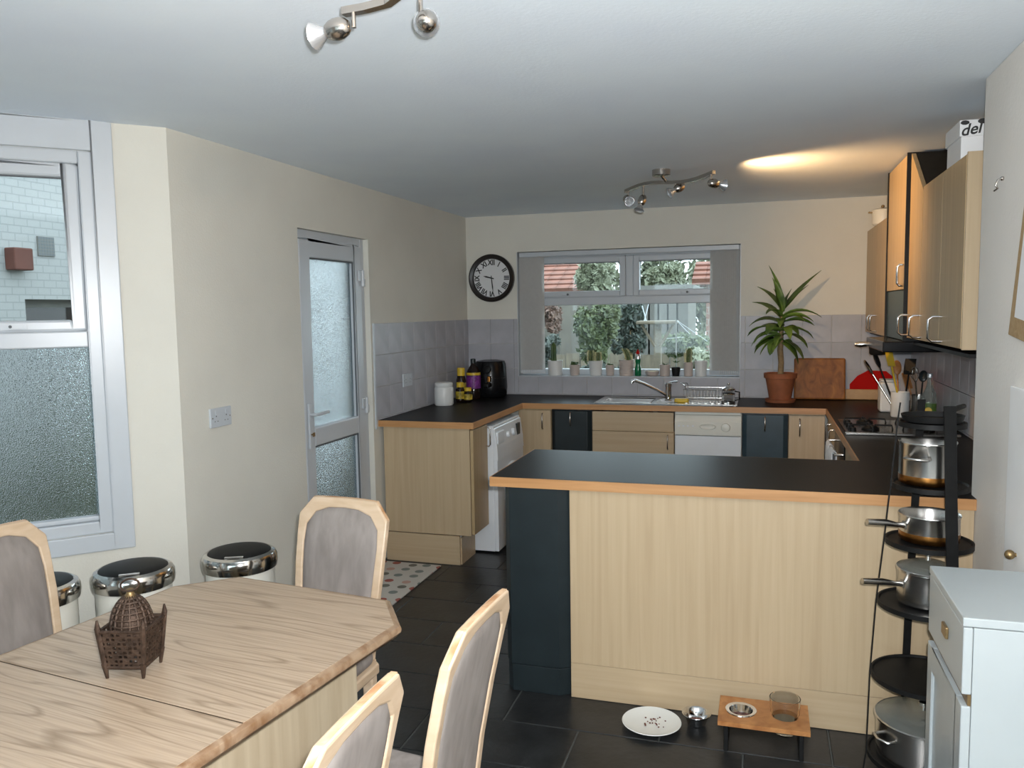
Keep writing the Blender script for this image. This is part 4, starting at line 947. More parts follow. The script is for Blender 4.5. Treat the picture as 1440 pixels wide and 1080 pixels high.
# kettle-like white canister and utensil pots beyond the hob
wc = thing('storage_canister', 'white square canister beside the utensil pots', 'canister', (.80,5.60,Z))
MB().box(.715,.83,5.56,5.68,Z,Z+.19).build('canister_body', M['potwhite'], wc, bevel=.012)
MB().box(.72,.825,5.565,5.675,Z+.191,Z+.205).build('canister_lid', M['potwhite'], wc, bevel=.006)
def upot(x, y, r, h, mt, label):
    t = thing('utensil_pot', label, 'utensil pot', (x,y,Z))
    MB().lathe([(r*.92,0),(r,.008),(r,h),(r*.93,h),(r*.9,.012),(0,.011)], (x,y,Z), n=24).build('pot_wall', M[mt], t, smooth=40)
    return t
upot(.80,5.36,.052,.15,'potwhite','white ceramic pot full of kitchen utensils')
upot(.91,5.40,.045,.13,'steel','steel pot full of kitchen utensils by the tiles')
def utensil(kind, x, y, tip, mt, label, head='spoon'):
    b_ = Vector((x,y,Z+.018)); tp_ = Vector(tip); d = (tp_-b_).normalized()
    t = thing(kind, label, 'utensil', tuple(b_))
    k = .74
    MB().tube([b_, b_+(tp_-b_)*k*.5, b_+(tp_-b_)*k], [.005,.0055,.005], 8).build('handle', M[mt], t, smooth=60)
    c = b_+(tp_-b_)*(k+.13); L = (tp_-b_).length*.14
    hm = MB().ball((0,0,0), .026, .010, max(L,.03), n=14, mm=8)
    q = d.to_track_quat('Z','Y').to_matrix().to_4x4()
    if head == 'slice':
        hm = MB().box(-.032,.032,-.002,.002,-.05,.05)
    if head == 'whisk':
        hm = MB()
        for i in range(5):
            a_ = math.pi*i/5; hm.tube([(0,0,-.05),(.025*math.cos(a_),.025*math.sin(a_),0),(.018*math.cos(a_),.018*math.sin(a_),.04),(0,0,.055),(-.018*math.cos(a_),-.018*math.sin(a_),.04),(-.025*math.cos(a_),-.025*math.sin(a_),0),(0,0,-.05)], .0012, 4)
    hm.rot(Matrix.Translation(c) @ q).build('head', M[mt], t, smooth=50)
utensil('ladle', .785, 5.35, (.60,5.40,1.25), 'steel', 'steel ladle leaning out of white utensil pot towards plant')
utensil('serving_spoon', .79, 5.37, (.66,5.46,1.30), 'blackmatt', 'black serving spoon leaning out of the white utensil pot')
utensil('wooden_spoon', .80, 5.38, (.80,5.52,1.24), 'bamboo', 'orange wooden spoon standing in the white utensil pot')
utensil('spatula', .81, 5.35, (.72,5.30,1.32), 'yellow', 'yellow spatula standing in the white utensil pot', 'slice')
utensil('fish_slice', .82, 5.37, (.87,5.46,1.25), 'blackmatt', 'black fish slice standing in the white utensil pot', 'slice')
utensil('whisk', .905, 5.39, (.87,5.32,1.20), 'steel', 'steel balloon whisk standing in the steel pot', 'whisk')
utensil('serving_spoon', .915, 5.40, (.95,5.50,1.18), 'navy', 'dark blue serving spoon standing in the steel pot')
utensil('spatula', .90, 5.41, (.845,5.46,1.15), 'bamboo', 'small wooden spatula standing in the steel pot', 'slice')
ob = thing('oil_bottle', 'clear oil bottle with green label at the tiled wall beside hob', 'bottle', (.955,4.36,Z)); c_ = (.935,5.22,Z)
ob.location = c_; ORG[ob.name] = Vector(c_)
MB().lathe([(.036,0),(.038,.006),(.038,.15),(.02,.19),(.014,.22),(.014,.25)], c_, n=22).build('bottle_body', M['lidglass'], ob, smooth=40)
MB().lathe([(.0388,.03),(.0388,.10),(.0375,.10),(.0375,.03)], c_, n=22).build('bottle_label', M['leaf'], ob)
MB().lathe([(.020,0),(.018,.002)], (c_[0]-.010,c_[1]-.0385,Z+.06), (-.25,-1,0), n=14).build('label_emblem', M['yellow'], ob)
MB().lathe([(.016,.25),(.016,.272),(.013,.275)], c_, n=16).build('bottle_cap', M['bulb'], ob, smooth=40)
# rail with hanging utensils below the corner wall cabinet
hp = thing('hanging_pan', 'small steel milk pan hanging under the corner wall cabinet', 'pan', (.66,5.35,1.40))
MB().tube([(.66,5.36,1.384),(.66,5.36,1.36),(.60,5.36,1.355)], .003, 6).build('hook', M['steel'], hp)
MB().tube([(.625,5.36,1.352),(.57,5.36,1.350),(.54,5.36,1.349)], [.014,.019,.010], 10).build('pan_handle', M['steel'], hp, smooth=60)
MB().lathe([(.04,0),(.048,.01),(.05,.05),(.046,.05),(.044,.012),(0,.008)], (.67,5.36,1.285), n=22).build('pan_body', M['blackmatt'], hp, smooth=40)

# ------------------------------------------------------------------ light fittings
def spot_head(par, top, c, d, lit=False, mtb='bulb'):
    """stem from the bar down to an egg shaped lamp holder, bulb pointing along d"""
    top, c, d = Vector(top), Vector(c), Vector(d).normalized()
    j = c - d*.022
    MB().tube([top, Vector((top.x, top.y, j.z+.01)), Vector((top.x,top.y,j.z-.004))], .0055, 10).build('stem', M['nickel'], par, smooth=60)
    pr = [(0,-.035),(.012,-.032),(.019,-.024),(.0235,-.011),(.0245,.002),(.022,.015),(.017,.025),(.013,.029)]
    h = MB().lathe(pr, c, d, n=22).build('lamp_holder', M['nickel'], par, smooth=50)
    q = MB().lathe([(.012,.029),(.014,.036),(.029,.060),(.031,.063),(.029,.064),(.024,.057),(0,.053)], c, d, n=22).build('bulb', M['litbulb' if lit else mtb], h, smooth=45)
    return c + d*.085, d
def spot_light(name, p, d, power, col, angle=110, blend=.7, rad=.025):
    l = bpy.data.lights.new(name, 'SPOT'); l.energy = power; l.color = col; l.spot_size = R(angle); l.spot_blend = blend; l.shadow_soft_size = rad
    o = bpy.data.objects.new(name, l); COL.objects.link(o); o.location = p; o.rotation_euler = Vector(d).to_track_quat('-Z','Y').to_euler()
WARM = (1, .60, .27)
# kitchen fitting
lc = Vector((-.545, 4.62, ZC))
lf2 = thing('spotlight_bar', 'satin nickel four lamp spotlight bar on the kitchen ceiling', 'ceiling light', tuple(lc))
MB().lathe([(.05,0),(.05,.03),(.044,.034),(0,.035)], lc, (0,0,-1), n=28).build('ceiling_cup', M['nickel'], lf2, smooth=40)
zb_ = 2.285
bl0, bl1 = U(880,269,'z',zb_), U(1004,242,'z',zb_)
bl0.y += .0
pts = []
for i in range(13):
    f = i/12; p = bl0.lerp(bl1, f); p.z = zb_ + .018*math.sin(f*2*math.pi); p.y += .0; pts.append(p)
mb = MB()
vs = []; fs = []
dr_ = (bl1-bl0).normalized(); sd = Vector((-dr_.y, dr_.x, 0)).normalized()*.011
for p in pts: vs += [p-sd-Vector((0,0,.009)), p+sd-Vector((0,0,.009)), p+sd+Vector((0,0,.009)), p-sd+Vector((0,0,.009))]
for i in range(len(pts)-1):
    for j in range(4): fs.append((i*4+j, i*4+(j+1)%4, (i+1)*4+(j+1)%4, (i+1)*4+j))
fs += [(3,2,1,0), tuple(range(len(vs)-4,len(vs)))]
MB().add(vs, fs).build('curved_bar', M['nickel'], lf2)
pm = pts[6]
MB().cyl((pm.x,pm.y,pm.z),(lc.x,lc.y,ZC-.03),.008).build('bar_post', M['nickel'], lf2, smooth=60)
def onbar(f): 
    i = f*12; k = min(11,int(i)); return pts[k].lerp(pts[k+1], i-k)
a0 = onbar(.03); h0 = U(882,280,'y',a0.y); spot_head(lf2, a0, h0, (.35,-.85,-.35))
a1 = onbar(.22); h1 = U(903,283,'y',a1.y); spot_head(lf2, a1, h1+Vector((0,0,.005)), (-.25,-.35,-.9))
a2 = onbar(.60); h2 = U(955,264,'y',a2.y); spot_head(lf2, a2, h2, (-.75,-.35,-.42))
a3 = onbar(.97); h3 = U(1004,258,'y',a3.y); pb, db = spot_head(lf2, a3, h3, (.8,.55,-.12))
spot_light('kitchen_spot', pb + Vector((0,0,.0)), Vector((.86,.48,-.2)), 32, WARM, 128, 1.0)
# dining fitting, nearer the camera
lf1 = thing('spotlight_bar', 'satin nickel spotlight bar on the ceiling above the dining table', 'ceiling light', (-.52,1.35,ZC))
MB().lathe([(.05,0),(.05,.03),(.044,.034),(0,.035)], (-.52,1.35,ZC), (0,0,-1), n=28).build('ceiling_cup', M['nickel'], lf1, smooth=40)
e0 = U(483,17,'z',2.268); e1 = U(545,3,'z',2.275)
pts = [e0, (e0+e1)/2+Vector((0,0,-.002)), e1, Vector((-.735,1.665,2.281)), Vector((-.62,1.50,2.295)), Vector((-.52,1.35,2.30)), Vector((-.42,1.22,2.295)), Vector((-.30,1.09,2.285)), Vector((-.15,1.0,2.28))]
mb = MB(); vs = []; fs = []
for i, p in enumerate(pts):
    d = (pts[min(i+1,len(pts)-1)]-pts[max(i-1,0)]).normalized(); sd = Vector((-d.y,d.x,0)).normalized()*.011
    vs += [p-sd-Vector((0,0,.008)), p+sd-Vector((0,0,.008)), p+sd+Vector((0,0,.008)), p-sd+Vector((0,0,.008))]
for i in range(len(pts)-1):
    for j in range(4): fs.append((i*4+j, i*4+(j+1)%4, (i+1)*4+(j+1)%4, (i+1)*4+j))
fs += [(3,2,1,0), tuple(range(len(vs)-4,len(vs)))]
MB().add(vs, fs).build('curved_bar', M['nickel'], lf1)
MB().cyl((-.52,1.35,2.30),(-.52,1.35,ZC-.03),.008).build('bar_post', M['nickel'], lf1, smooth=60)
s0 = U(497,12,'z',2.270); hc = U(474,41,'y',s0.y); spot_head(lf1, s0, hc, (-.97,.12,-.1))
s1 = U(591,-4,'z',2.284); hc = U(600,30,'y',s1.y); spot_head(lf1, s1, hc, (hc-CAM).normalized()+Vector((0,0,-.05)))
p1_, d1_ = spot_head(lf1, (-.40,1.195,2.29), (-.40,1.195,2.23), (-.9,.1,.05), True)
p2_, d2_ = spot_head(lf1, (-.17,1.012,2.278), (-.17,1.012,2.22), (.95,.2,.05), True)
spot_light('dining_spot', p1_, (-.85,.0,.25), 11, (1,.76,.52), 150, .9)
spot_light('dining_spot', p2_, (.9,.15,.2), 7, (1,.76,.52), 150, .9)

# ------------------------------------------------------------------ dining table
TR = R(-7.5); cu, su = math.cos(TR), math.sin(TR)
def TW(u, v, z=0): return Vector((u*cu - v*su, u*su + v*cu, z))   # table axes -> world
u0, u1, v1, v0 = -2.005, -1.168, 1.952, .42
tb = thing('dining_table', 'limed oak extending dining table with clipped corners', 'table', tuple(TW((u0+u1)/2,(v0+v1)/2)), TR)
uc, vc = (u0+u1)/2, (v0+v1)/2
hu_, hv_ = (u1-u0)/2, (v1-v0)/2; ch = .13; ch2 = .15
oct_ = [(-hu_+ch,-hv_),(hu_-ch,-hv_),(hu_,-hv_+ch2),(hu_,hv_-ch2),(hu_-ch,hv_),(-hu_+ch,hv_),(-hu_,hv_-ch2),(-hu_,-hv_+ch2)]
def shrink(p, d):
    c = [(x*(1-d/hu_), y*(1-d/hv_)) for x, y in p]; return c
# three leaves of the top, split at the seams
def clip(poly, a, lo):
    out = []; n = len(poly)
    ins = (lambda p: p[1] >= a) if lo else (lambda p: p[1] <= a)
    for i in range(n):
        p, q = poly[i], poly[(i+1)%n]
        if ins(p): out.append(p)
        if ins(p) != ins(q):
            t_ = (a-p[1])/(q[1]-p[1]); out.append((p[0]+(q[0]-p[0])*t_, a))
    return out
s1_ = 1.222-vc; s0_ = s1_-.42
for lo, hi in ((s1_+.0026, 9), (s0_+.0026, s1_-.0026), (-9, s0_-.0026)):
    p = shrink(oct_, .016)
    if lo > -9: p = clip(p, lo, True)
    if hi < 9: p = clip(p, hi, False)
    MB().prism(p, .722, .75).build('table_leaf', M['tablewood'], tb, local=True, bevel=.0008)
n = 8; prof_ = [(.016,.7495),(.010,.7495),(.003,.745),(0,.737),(.001,.728),(.010,.716),(.022,.708),(.022,.722),(.016,.722)]
vs = []; fs = []
for d, z in prof_: vs += [(x,y,z) for x,y in shrink(oct_, d)]
k = len(prof_)
for a_ in range(k):
    for i in range(n): fs.append((a_*n+i, a_*n+(i+1)%n, ((a_+1)%k)*n+(i+1)%n, ((a_+1)%k)*n+i))
MB().add(vs, fs).build('table_moulding', M['tableedge'], tb, local=True, smooth=30)
for sv in (s1_, s0_): MB().box(-hu_+.018,hu_-.018,sv-.0025,sv+.0025,.7225,.7488).build('seam_shade_strip', M['seam'], tb, local=True)  # dark strip filling each joint, in place of the shade in the gap
MB().box(-hu_+.08,hu_-.17,-hv_+.11,hv_-.10,.62,.7195).build('apron', M['tableside'], tb, local=True, bevel=.002)
for s in (-1,1):
    hp_ = hu_-.20 if s > 0 else hu_-.105
    MB().box(s*hp_-.016,s*hp_+.016,-hv_+.12,hv_-.105,.06,.619).build('side_panel', M['tableside'], tb, local=True, bevel=.003)
    MB().box(s*hp_-.03,s*hp_+.03,-hv_+.10,hv_-.09,.0005,.059).build('sledge_foot', M['tableside'], tb, local=True, bevel=.008)

# ------------------------------------------------------------------ chairs (local: faces -y)
def make_chair(label):
    t = thing('dining_chair', label, 'chair', (0,0,0), 0, 'dining chairs round the table')
    H, wb_, wt_ = .955, .158, .178
    def yo(z):
        f = max(0,(z-.44)/(H-.44)); return .185 + .055*f + .045*f*f
    outer = [(-wb_,.44),(-wb_-.006,.58),(-wt_+.004,.72),(-wt_,.84),(-wt_,.893),(-wt_+.05,.951),(-.07,H-.001),(0,H),(.07,H-.001),(wt_-.05,.951),(wt_,.893),(wt_,.84),(wt_-.004,.72),(wb_+.006,.58),(wb_,.44)]
    iw, it = wb_-.027, wt_-.030
    inner = [(-iw,.47),(-iw-.004,.58),(-it+.004,.72),(-it,.80),(-it+.004,.860),(-it+.036,.902),(-.06,.920),(0,.923),(.06,.920),(it-.036,.902),(it-.004,.860),(it,.80),(it-.004,.72),(iw+.004,.58),(iw,.47)]
    n = len(outer); tk = .024
    vs = []; 
    for P_ in (outer, inner):
        for s in (-.5,.5): vs += [(x, yo(z)+s*tk, z) for x, z in P_]
    of, ob_, if_, ib = 0, n, 2*n, 3*n; fs = []
    for i in range(n):
        j = (i+1) % n
        fs += [(of+i,of+j,if_+j,if_+i), (ob_+i,ib+i,ib+j,ob_+j), (of+i,ob_+i,ob_+j,of+j), (if_+i,if_+j,ib+j,ib+i)]
    fr = MB().add(vs, fs).build('back_frame', M['chairwood'], t, local=True, bevel=.005)
    # worn top rail strip
    # padding front and back
    vs = []; fs = []
    for s, b_ in ((-1,.014),(1,.012)):
        base = len(vs); rings = [(1.0,0),(.97,.5),(.86,.9),(.6,1.0),(.0,1.05)]
        cxz = (0,.69)
        for sc, k_ in rings[:-1]:
            for x, z in inner:
                X_ = cxz[0]+(x-cxz[0])*sc*1.01; Z_ = cxz[1]+(z-cxz[1])*sc*1.01
                vs.append((X_, yo(Z_)+s*(.004+b_*k_*.8), Z_))
        vs.append((0, yo(.69)+s*(.004+b_*.85), .69))
        for r_ in range(len(rings)-2):
            for i in range(n): j = (i+1)%n; fs.append((base+r_*n+i, base+r_*n+j, base+(r_+1)*n+j, base+(r_+1)*n+i))
        lr = base+(len(rings)-2)*n
        for i in range(n): fs.append((lr+i, lr+(i+1)%n, len(vs)-1))
    MB().add(vs, fs).build('back_pad', M['fabric'], t, local=True, smooth=70)
    vs = []; fs = []
    tp_ = outer[4:11]
    for x, z in tp_:
        e_ = .0012
        for dy in (-tk/2+.006, tk/2-.006):
            f_ = 1 if abs(x) < .16 else .3
            vs.append((x*1.003, yo(z)+dy, z+e_))
    for i in range(len(tp_)-1): fs.append((i*2,i*2+1,i*2+3,i*2+2))
    o = MB().add(vs, fs).build('worn_top_rail', M['chairwear'], fr, local=True)
    md = o.modifiers.new('solid','SOLIDIFY'); md.thickness = .001
    # seat
    sp = [(-.20,-.215),(.20,-.215),(.215,-.19),(.185,.175),(.165,.19),(-.165,.19),(-.185,.175),(-.215,-.19)]
    MB().prism(sp, .405, .44).build('seat_frame', M['chairwood'], t, local=True, bevel=.006)
    MB().prism([(x*.95,y*.94-.004) for x,y in sp], .436, .487).build('seat_pad', M['fabric'], t, local=True, bevel=.022, seg=4)
    for s in (-1,1):
        MB().prism([(s*.155,-.20),(s*.198,-.20),(s*.198,-.16),(s*.155,-.16)], 0, .405).build('leg', M['chairwood'], t, local=True, bevel=.005)
        a_ = [(.165,.44),(.20,.44),(.235,0),(.20,0)]
        MB().prism([(.168,.441),(.202,.441),(.205,.25),(.245,0),(.21,0),(.172,.25)], s*(wb_-.038), s*(wb_), 'x').build('leg', M['chairwood'], t, local=True, bevel=.005)
    return t
chA = make_chair('limed wooden dining chair at the end of the table beside the bins')
def place(o, x, y, a, label):
    o.location = (x,y,0.0005); o.rotation_euler = (0,0,a); o['label'] = label
# back top sits .285 behind the seat centre
BT = .285
cB, cD, cE = copy_tree(chA), copy_tree(chA), copy_tree(chA)
place(chA, -1.395, 2.46-BT, R(-6), 'limed wooden dining chair with taupe pads at the table end by the bins')
place(cB, -.562-BT+.0, 1.605, R(-92), 'limed wooden dining chair tucked in on the peninsula side of the table')
place(cD, -.617-BT+.0, 1.135, R(-90), 'limed wooden dining chair on the white cabinet side, farther from the peninsula')
place(cE, -2.245+BT, 1.80, R(84), 'limed wooden dining chair between the table and the bay window')

# ------------------------------------------------------------------ lantern
ln = thing('metal_lantern', 'rusty pierced metal lantern with domed top on the table', 'lantern', (0,0,0))
lp = Vector((-1.418,1.512,.7505)); ln.location = lp; ln.rotation_euler = (0,0,R(15))
S_ = .046; hb0, hb1 = .026, .112
def flare(mb):
    mb.v = [(x*(.93+1.9*min(z,.125)), y*(.93+1.9*min(z,.125)), z) for x, y, z in mb.v]; return mb
for sx in (-1,1):
    for sy in (-1,1):
        flare(MB().cyl((sx*S_,sy*S_,0),(sx*S_,sy*S_,hb0+.01),.004,.0075,n=6).cyl((sx*S_,sy*S_,hb0),(sx*S_,sy*S_,hb1+.012),.006,n=6).cyl((sx*S_,sy*S_,hb1+.012),(sx*S_,sy*S_,hb1+.03),.0055,.002,n=6)).build('corner_post', M['rust'], ln, local=True, smooth=40)
def lattice(w_, z0, z1):
    mb = MB(); nx, nz = 8, 8; g = .0023
    for i in range(nx+1):
        x = -w_ + 2*w_*i/nx
        mb.box(x-g,x+g,-.001,.001,z0,z1)
    for k in range(nz+1):
        z = z0+(z1-z0)*k/nz; mb.box(-w_,w_,-.0014,.0014,z-g,z+g)
    for i in range(nx):
        for k in range(nz):
            if (i*7+k*5) % 3 == 0:
                x = -w_+2*w_*(i+.5)/nx; z = z0+(z1-z0)*(k+.5)/nz; mb.box(x-.005,x+.005,-.0008,.0008,z-.005,z+.005)
    return mb
for k in range(4):
    mb = lattice(S_, hb0, hb1); mb.rot(Matrix.Rotation(k*math.pi/2,4,'Z') @ Matrix.Translation((0,-S_,0))); flare(mb).build('pierced_panel', M['rust'], ln, local=True)
    for zr in (hb1+.002, hb0): flare(MB().tube([(-S_,-S_,zr),(S_,-S_,zr)], .0045, 6).rot(Matrix.Rotation(k*math.pi/2,4,'Z'))).build('rail', M['rust'], ln, local=True)
MB().box(-S_*.97,S_*.97,-S_*.97,S_*.97,hb0-.001,hb0+.002).build('base_plate', M['rust'], ln, local=True)
MB().cyl((0,0,hb0+.002),(0,0,hb0+.018),.02,n=20).build('tea_light', M['steel'], ln, local=True)
dm = MB(); DR, DH = .047, .078
for i in range(16):
    a_ = 2*math.pi*i/16; dm.tube([(DR*math.cos(a_)*math.cos(e_), DR*math.sin(a_)*math.cos(e_), hb1-.006+DH*math.sin(e_)) for e_ in [j*math.pi/2/7 for j in range(8)]], .003, 5)
for j in range(8):
    e_ = j*math.pi/2/8; dm.tube([(DR*math.cos(e_)*math.cos(2*math.pi*i/24), DR*math.cos(e_)*math.sin(2*math.pi*i/24), hb1-.006+DH*math.sin(e_)) for i in range(24)], .0032, 5, closed=True)
dmo = dm.build('pierced_dome', M['rust'], ln, local=True, smooth=60)
MB().ball((0,0,hb1-.006), DR-.003, DR-.003, DH-.003, n=20, mm=10).build('dome_lining', M['rust'], dmo, local=True, smooth=60)
zt = hb1-.006+DH
MB().lathe([(.018,zt-.006),(.010,zt+.002),(.007,zt+.010),(.009,zt+.014),(0,zt+.018)], (0,0,0), n=16).build('finial', M['brass'], ln, local=True, smooth=50)
MB().tube([(.022*math.cos(2*math.pi*i/20), .008*math.sin(2*math.pi*i/20), zt+.024+.012*math.sin(2*math.pi*i/20)) for i in range(20)], .0026, 6, closed=True).build('carrying_ring', M['rust'], ln, local=True, smooth=60)

# ------------------------------------------------------------------ touch bins
def make_bin(label):
    t = thing('touch_bin', label, 'bin', (0,0,0), 0, 'cream touch bins by the bay')
    MB().lathe([(.128,0.0),(.130,.004),(.130,.612)], n=40).build('bin_body', M['cream'], t, local=True, smooth=40)
    MB().lathe([(.126,0),(.134,.0),(.134,.022),(.126,.022)], n=40).build('base_ring', M['blackmatt'], t, local=True, smooth=40)
    l_ = MB().lathe([(.135,.600),(.140,.603),(.143,.622),(.142,.645),(.135,.659),(.122,.666),(.119,.664)], n=48).build('lid_rim', M['steelbin'], t, local=True, smooth=35)
    q_ = MB().lathe([(.121,.663),(.114,.668),(.08,.676),(0,.680)], n=40).build('lid_top', M['blackmatt'], l_, local=True, smooth=35)
    MB().box(-.035,.035,-.114,-.104,.662,.674).build('touch_catch', M['steel'], q_, local=True, bevel=.002)
    return t
M['steelbin'] = mat('polished_steel', (.55,.53,.50), .12, 1, var=.03)
bn = make_bin('cream touch bin'); b2, b3 = copy_tree(bn), copy_tree(bn)
for o, (x,y), a_, lb in ((bn,(-1.955,2.662),R(25),'cream touch bin with steel rim against the cream wall below the socket'),
                  (b2,(-2.215,2.385),R(35),'cream touch bin with steel rim, middle one of the three below the bay window'),
                  (b3,(-2.425,2.150),R(40),'cream touch bin with steel rim beside the chair at the bay window')):
    o.location = (x,y,.0005); o.rotation_euler = (0,0,a_); o['label'] = lb

# ------------------------------------------------------------------ rug
rg = thing('spotted_rug', 'cream rug with coloured polka dots in front of the back door', 'rug', (-2.1,4.15,0))
MB().box(-2.315,-1.905,3.62,4.60,.001,.010).build('rug_pile', M['rug'], rg, bevel=.003)

# ------------------------------------------------------------------ pet feeding things on the floor
pc = thing('dinner_plate', 'white plate with food scraps on the floor by the peninsula', 'plate', (-.388,2.995,.001)); c_ = (-.388,2.985,.002)
MB().lathe([(.055,0),(.06,.003),(.075,.006),(.112,.020),(.110,.022),(.072,.009),(0,.008)], c_, n=40).build('plate_disc', M['chinawhite'], pc, smooth=50)
for k in range(22):
    a_ = random.uniform(0,6.28); r_ = random.uniform(.01,.06)
    MB().ball((c_[0]+r_*math.cos(a_), c_[1]+.01+r_*.8*math.sin(a_), c_[2]+.011), random.uniform(.002,.005), None, .002, n=6, mm=4).build('food_crumb', M['kibble'], pc)
bw = thing('pet_bowl', 'small steel pet bowl on the floor beside the plate', 'bowl', (-.225,3.045,.001)); c_ = (-.225,3.045,.001)
MB().lathe([(.030,0),(.034,.004),(.046,.040),(.055,.045),(.054,.047),(.044,.042),(.033,.008),(0,.006)], c_, n=32).build('bowl_shell', M['chrome'], bw, smooth=50)
MB().lathe([(.034,.010),(.02,.014),(0,.015)], c_, n=16).build('kibble', M['kibble'], bw)
fs_ = thing('pet_feeder_stand', 'raised wooden pet feeder stand with steel bowl hole', 'feeder', (.02,2.96,0))
x0, x1, ya, yb, zt_ = -.138, .174, 2.86, 3.062, .12
hole = (-.06, 2.962, .048)
def holed_slab(x0,x1,y0,y1,z0,z1,hs):
    n = 32; mb = MB()
    xm_ = [x0] + [ (hs[i][0]+hs[i+1][0])/2 for i in range(len(hs)-1)] + [x1]
    for i, (hx,hy,r) in enumerate(hs):
        a0_, a1_ = xm_[i], xm_[i+1]; vs = []
        for z in (z0,z1):
            for k in range(n):
                t = 2*math.pi*k/n; c, s = math.cos(t), math.sin(t)
                vs.append((hx+r*c, hy+r*s, z))
            for k in range(n):
                t = 2*math.pi*k/n; c, s = math.cos(t), math.sin(t)
                f = min(((a1_-hx)/c if c > 1e-9 else (a0_-hx)/c if c < -1e-9 else 9e9), ((y1-hy)/s if s > 1e-9 else (y0-hy)/s if s < -1e-9 else 9e9))
                vs.append((hx+f*c, hy+f*s, z))
        fs = []
        for k in range(n):
            j = (k+1)%n
            fs += [(k,j,n+j,n+k), (2*n+k,3*n+k,3*n+j,2*n+j), (k,2*n+k,2*n+j,j), (n+k,n+j,3*n+j,3*n+k)]
        # corner fillers
        mb.add(vs, fs)
        for (cx,cy) in ((a0_,y0),(a1_,y0),(a1_,y1),(a0_,y1)):
            ang = math.atan2(cy-hy,cx-hx) % (2*math.pi); k = int(ang/(2*math.pi/n)); j = (k+1)%n
            pk, pj = vs[n+k], vs[n+j]
            if abs(pk[0]-pj[0]) > 1e-6 and abs(pk[1]-pj[1]) > 1e-6:
                mb.prism([(pk[0],pk[1]),(cx,cy),(pj[0],pj[1])], z0, z1)
    return mb
holed_slab(x0,x1,ya,yb,zt_-.016,zt_,[(-.06,2.962,.046),(.092,2.962,.046)]).build('stand_top', M['bamboo'], fs_)
for s, xx in ((0,x0+.02),(1,x1-.036)): MB().box(xx,xx+.016,ya+.02,yb-.02,.0005,zt_-.016).build('stand_leg', M['blackmatt'], fs_, bevel=.002)
sb = thing('pet_bowl', 'steel bowl set into the wooden feeder stand', 'bowl', (-.06,2.962,zt_-.05)); c_ = (-.06,2.962,zt_-.044)
MB().lathe([(.032,0),(.036,.004),(.044,.044),(.056,.0452),(.055,.048),(.042,.046),(.034,.008),(0,.006)], c_, n=32).build('bowl_shell', M['chrome'], sb, smooth=50)
MB().lathe([(.035,.012),(.02,.016),(0,.017)], c_, n=16).build('kibble', M['kibble'], sb)
gl = thing('glass_tumbler', 'clear glass bowl of water set in the wooden feeder stand', 'glass', (.092,2.962,zt_-.06)); c_ = (.092,2.962,zt_-.068)
MB().lathe([(.028,0),(.034,.006),(.040,.05),(.043,.07),(.051,.082),(.0535,.135),(.0505,.135),(.0475,.086),(.040,.072),(.036,.052),(.030,.010),(0,.008)], c_, n=36).build('glass_wall', M['tumbler'], gl, smooth=50)

# ------------------------------------------------------------------ pan stand
PX, PY = .528, 2.885
ps = thing('pan_stand', 'tall black metal pan stand with round shelves before the peninsula', 'pan stand', (PX,PY,0))
shelves = [(1.205,.100),(1.003,.116),(.815,.132),(.605,.152),(.355,.166),(.075,.172)]
for z, r in shelves:
    MB().lathe([(r-.004,-.012),(r,-.012),(r,.004),(r-.006,.004),(r-.01,-.002),(0,-.002)], (PX,PY,z), n=44).build('shelf', M['blackmatt'], ps, smooth=35)
def leg(a_, wd, th_):
    d = Vector((math.cos(a_), math.sin(a_), 0)); s = Vector((-d.y, d.x, 0)); mb = MB(); vs = []; fs = []
    pr = [(.188,.0005),(.182,.02)] + [(r+.003,z) for z, r in reversed(shelves)] + [(.096,1.27)]
    for r, z in pr:
        p = Vector((PX,PY,z)) + d*r
        vs += [p-s*wd, p+s*wd, p+s*wd+d*th_, p-s*wd+d*th_]
    for i in range(len(pr)-1):
        for j in range(4): fs.append((i*4+j, i*4+(j+1)%4, (i+1)*4+(j+1)%4, (i+1)*4+j))
    fs += [(3,2,1,0), tuple(range(len(vs)-4, len(vs)))]
    MB().add(vs, fs).build('leg', M['blackmatt'], ps)
for a_, wd in ((R(186),.0025),(R(-72),.019),(R(100),.0125)): leg(a_, wd, .004)
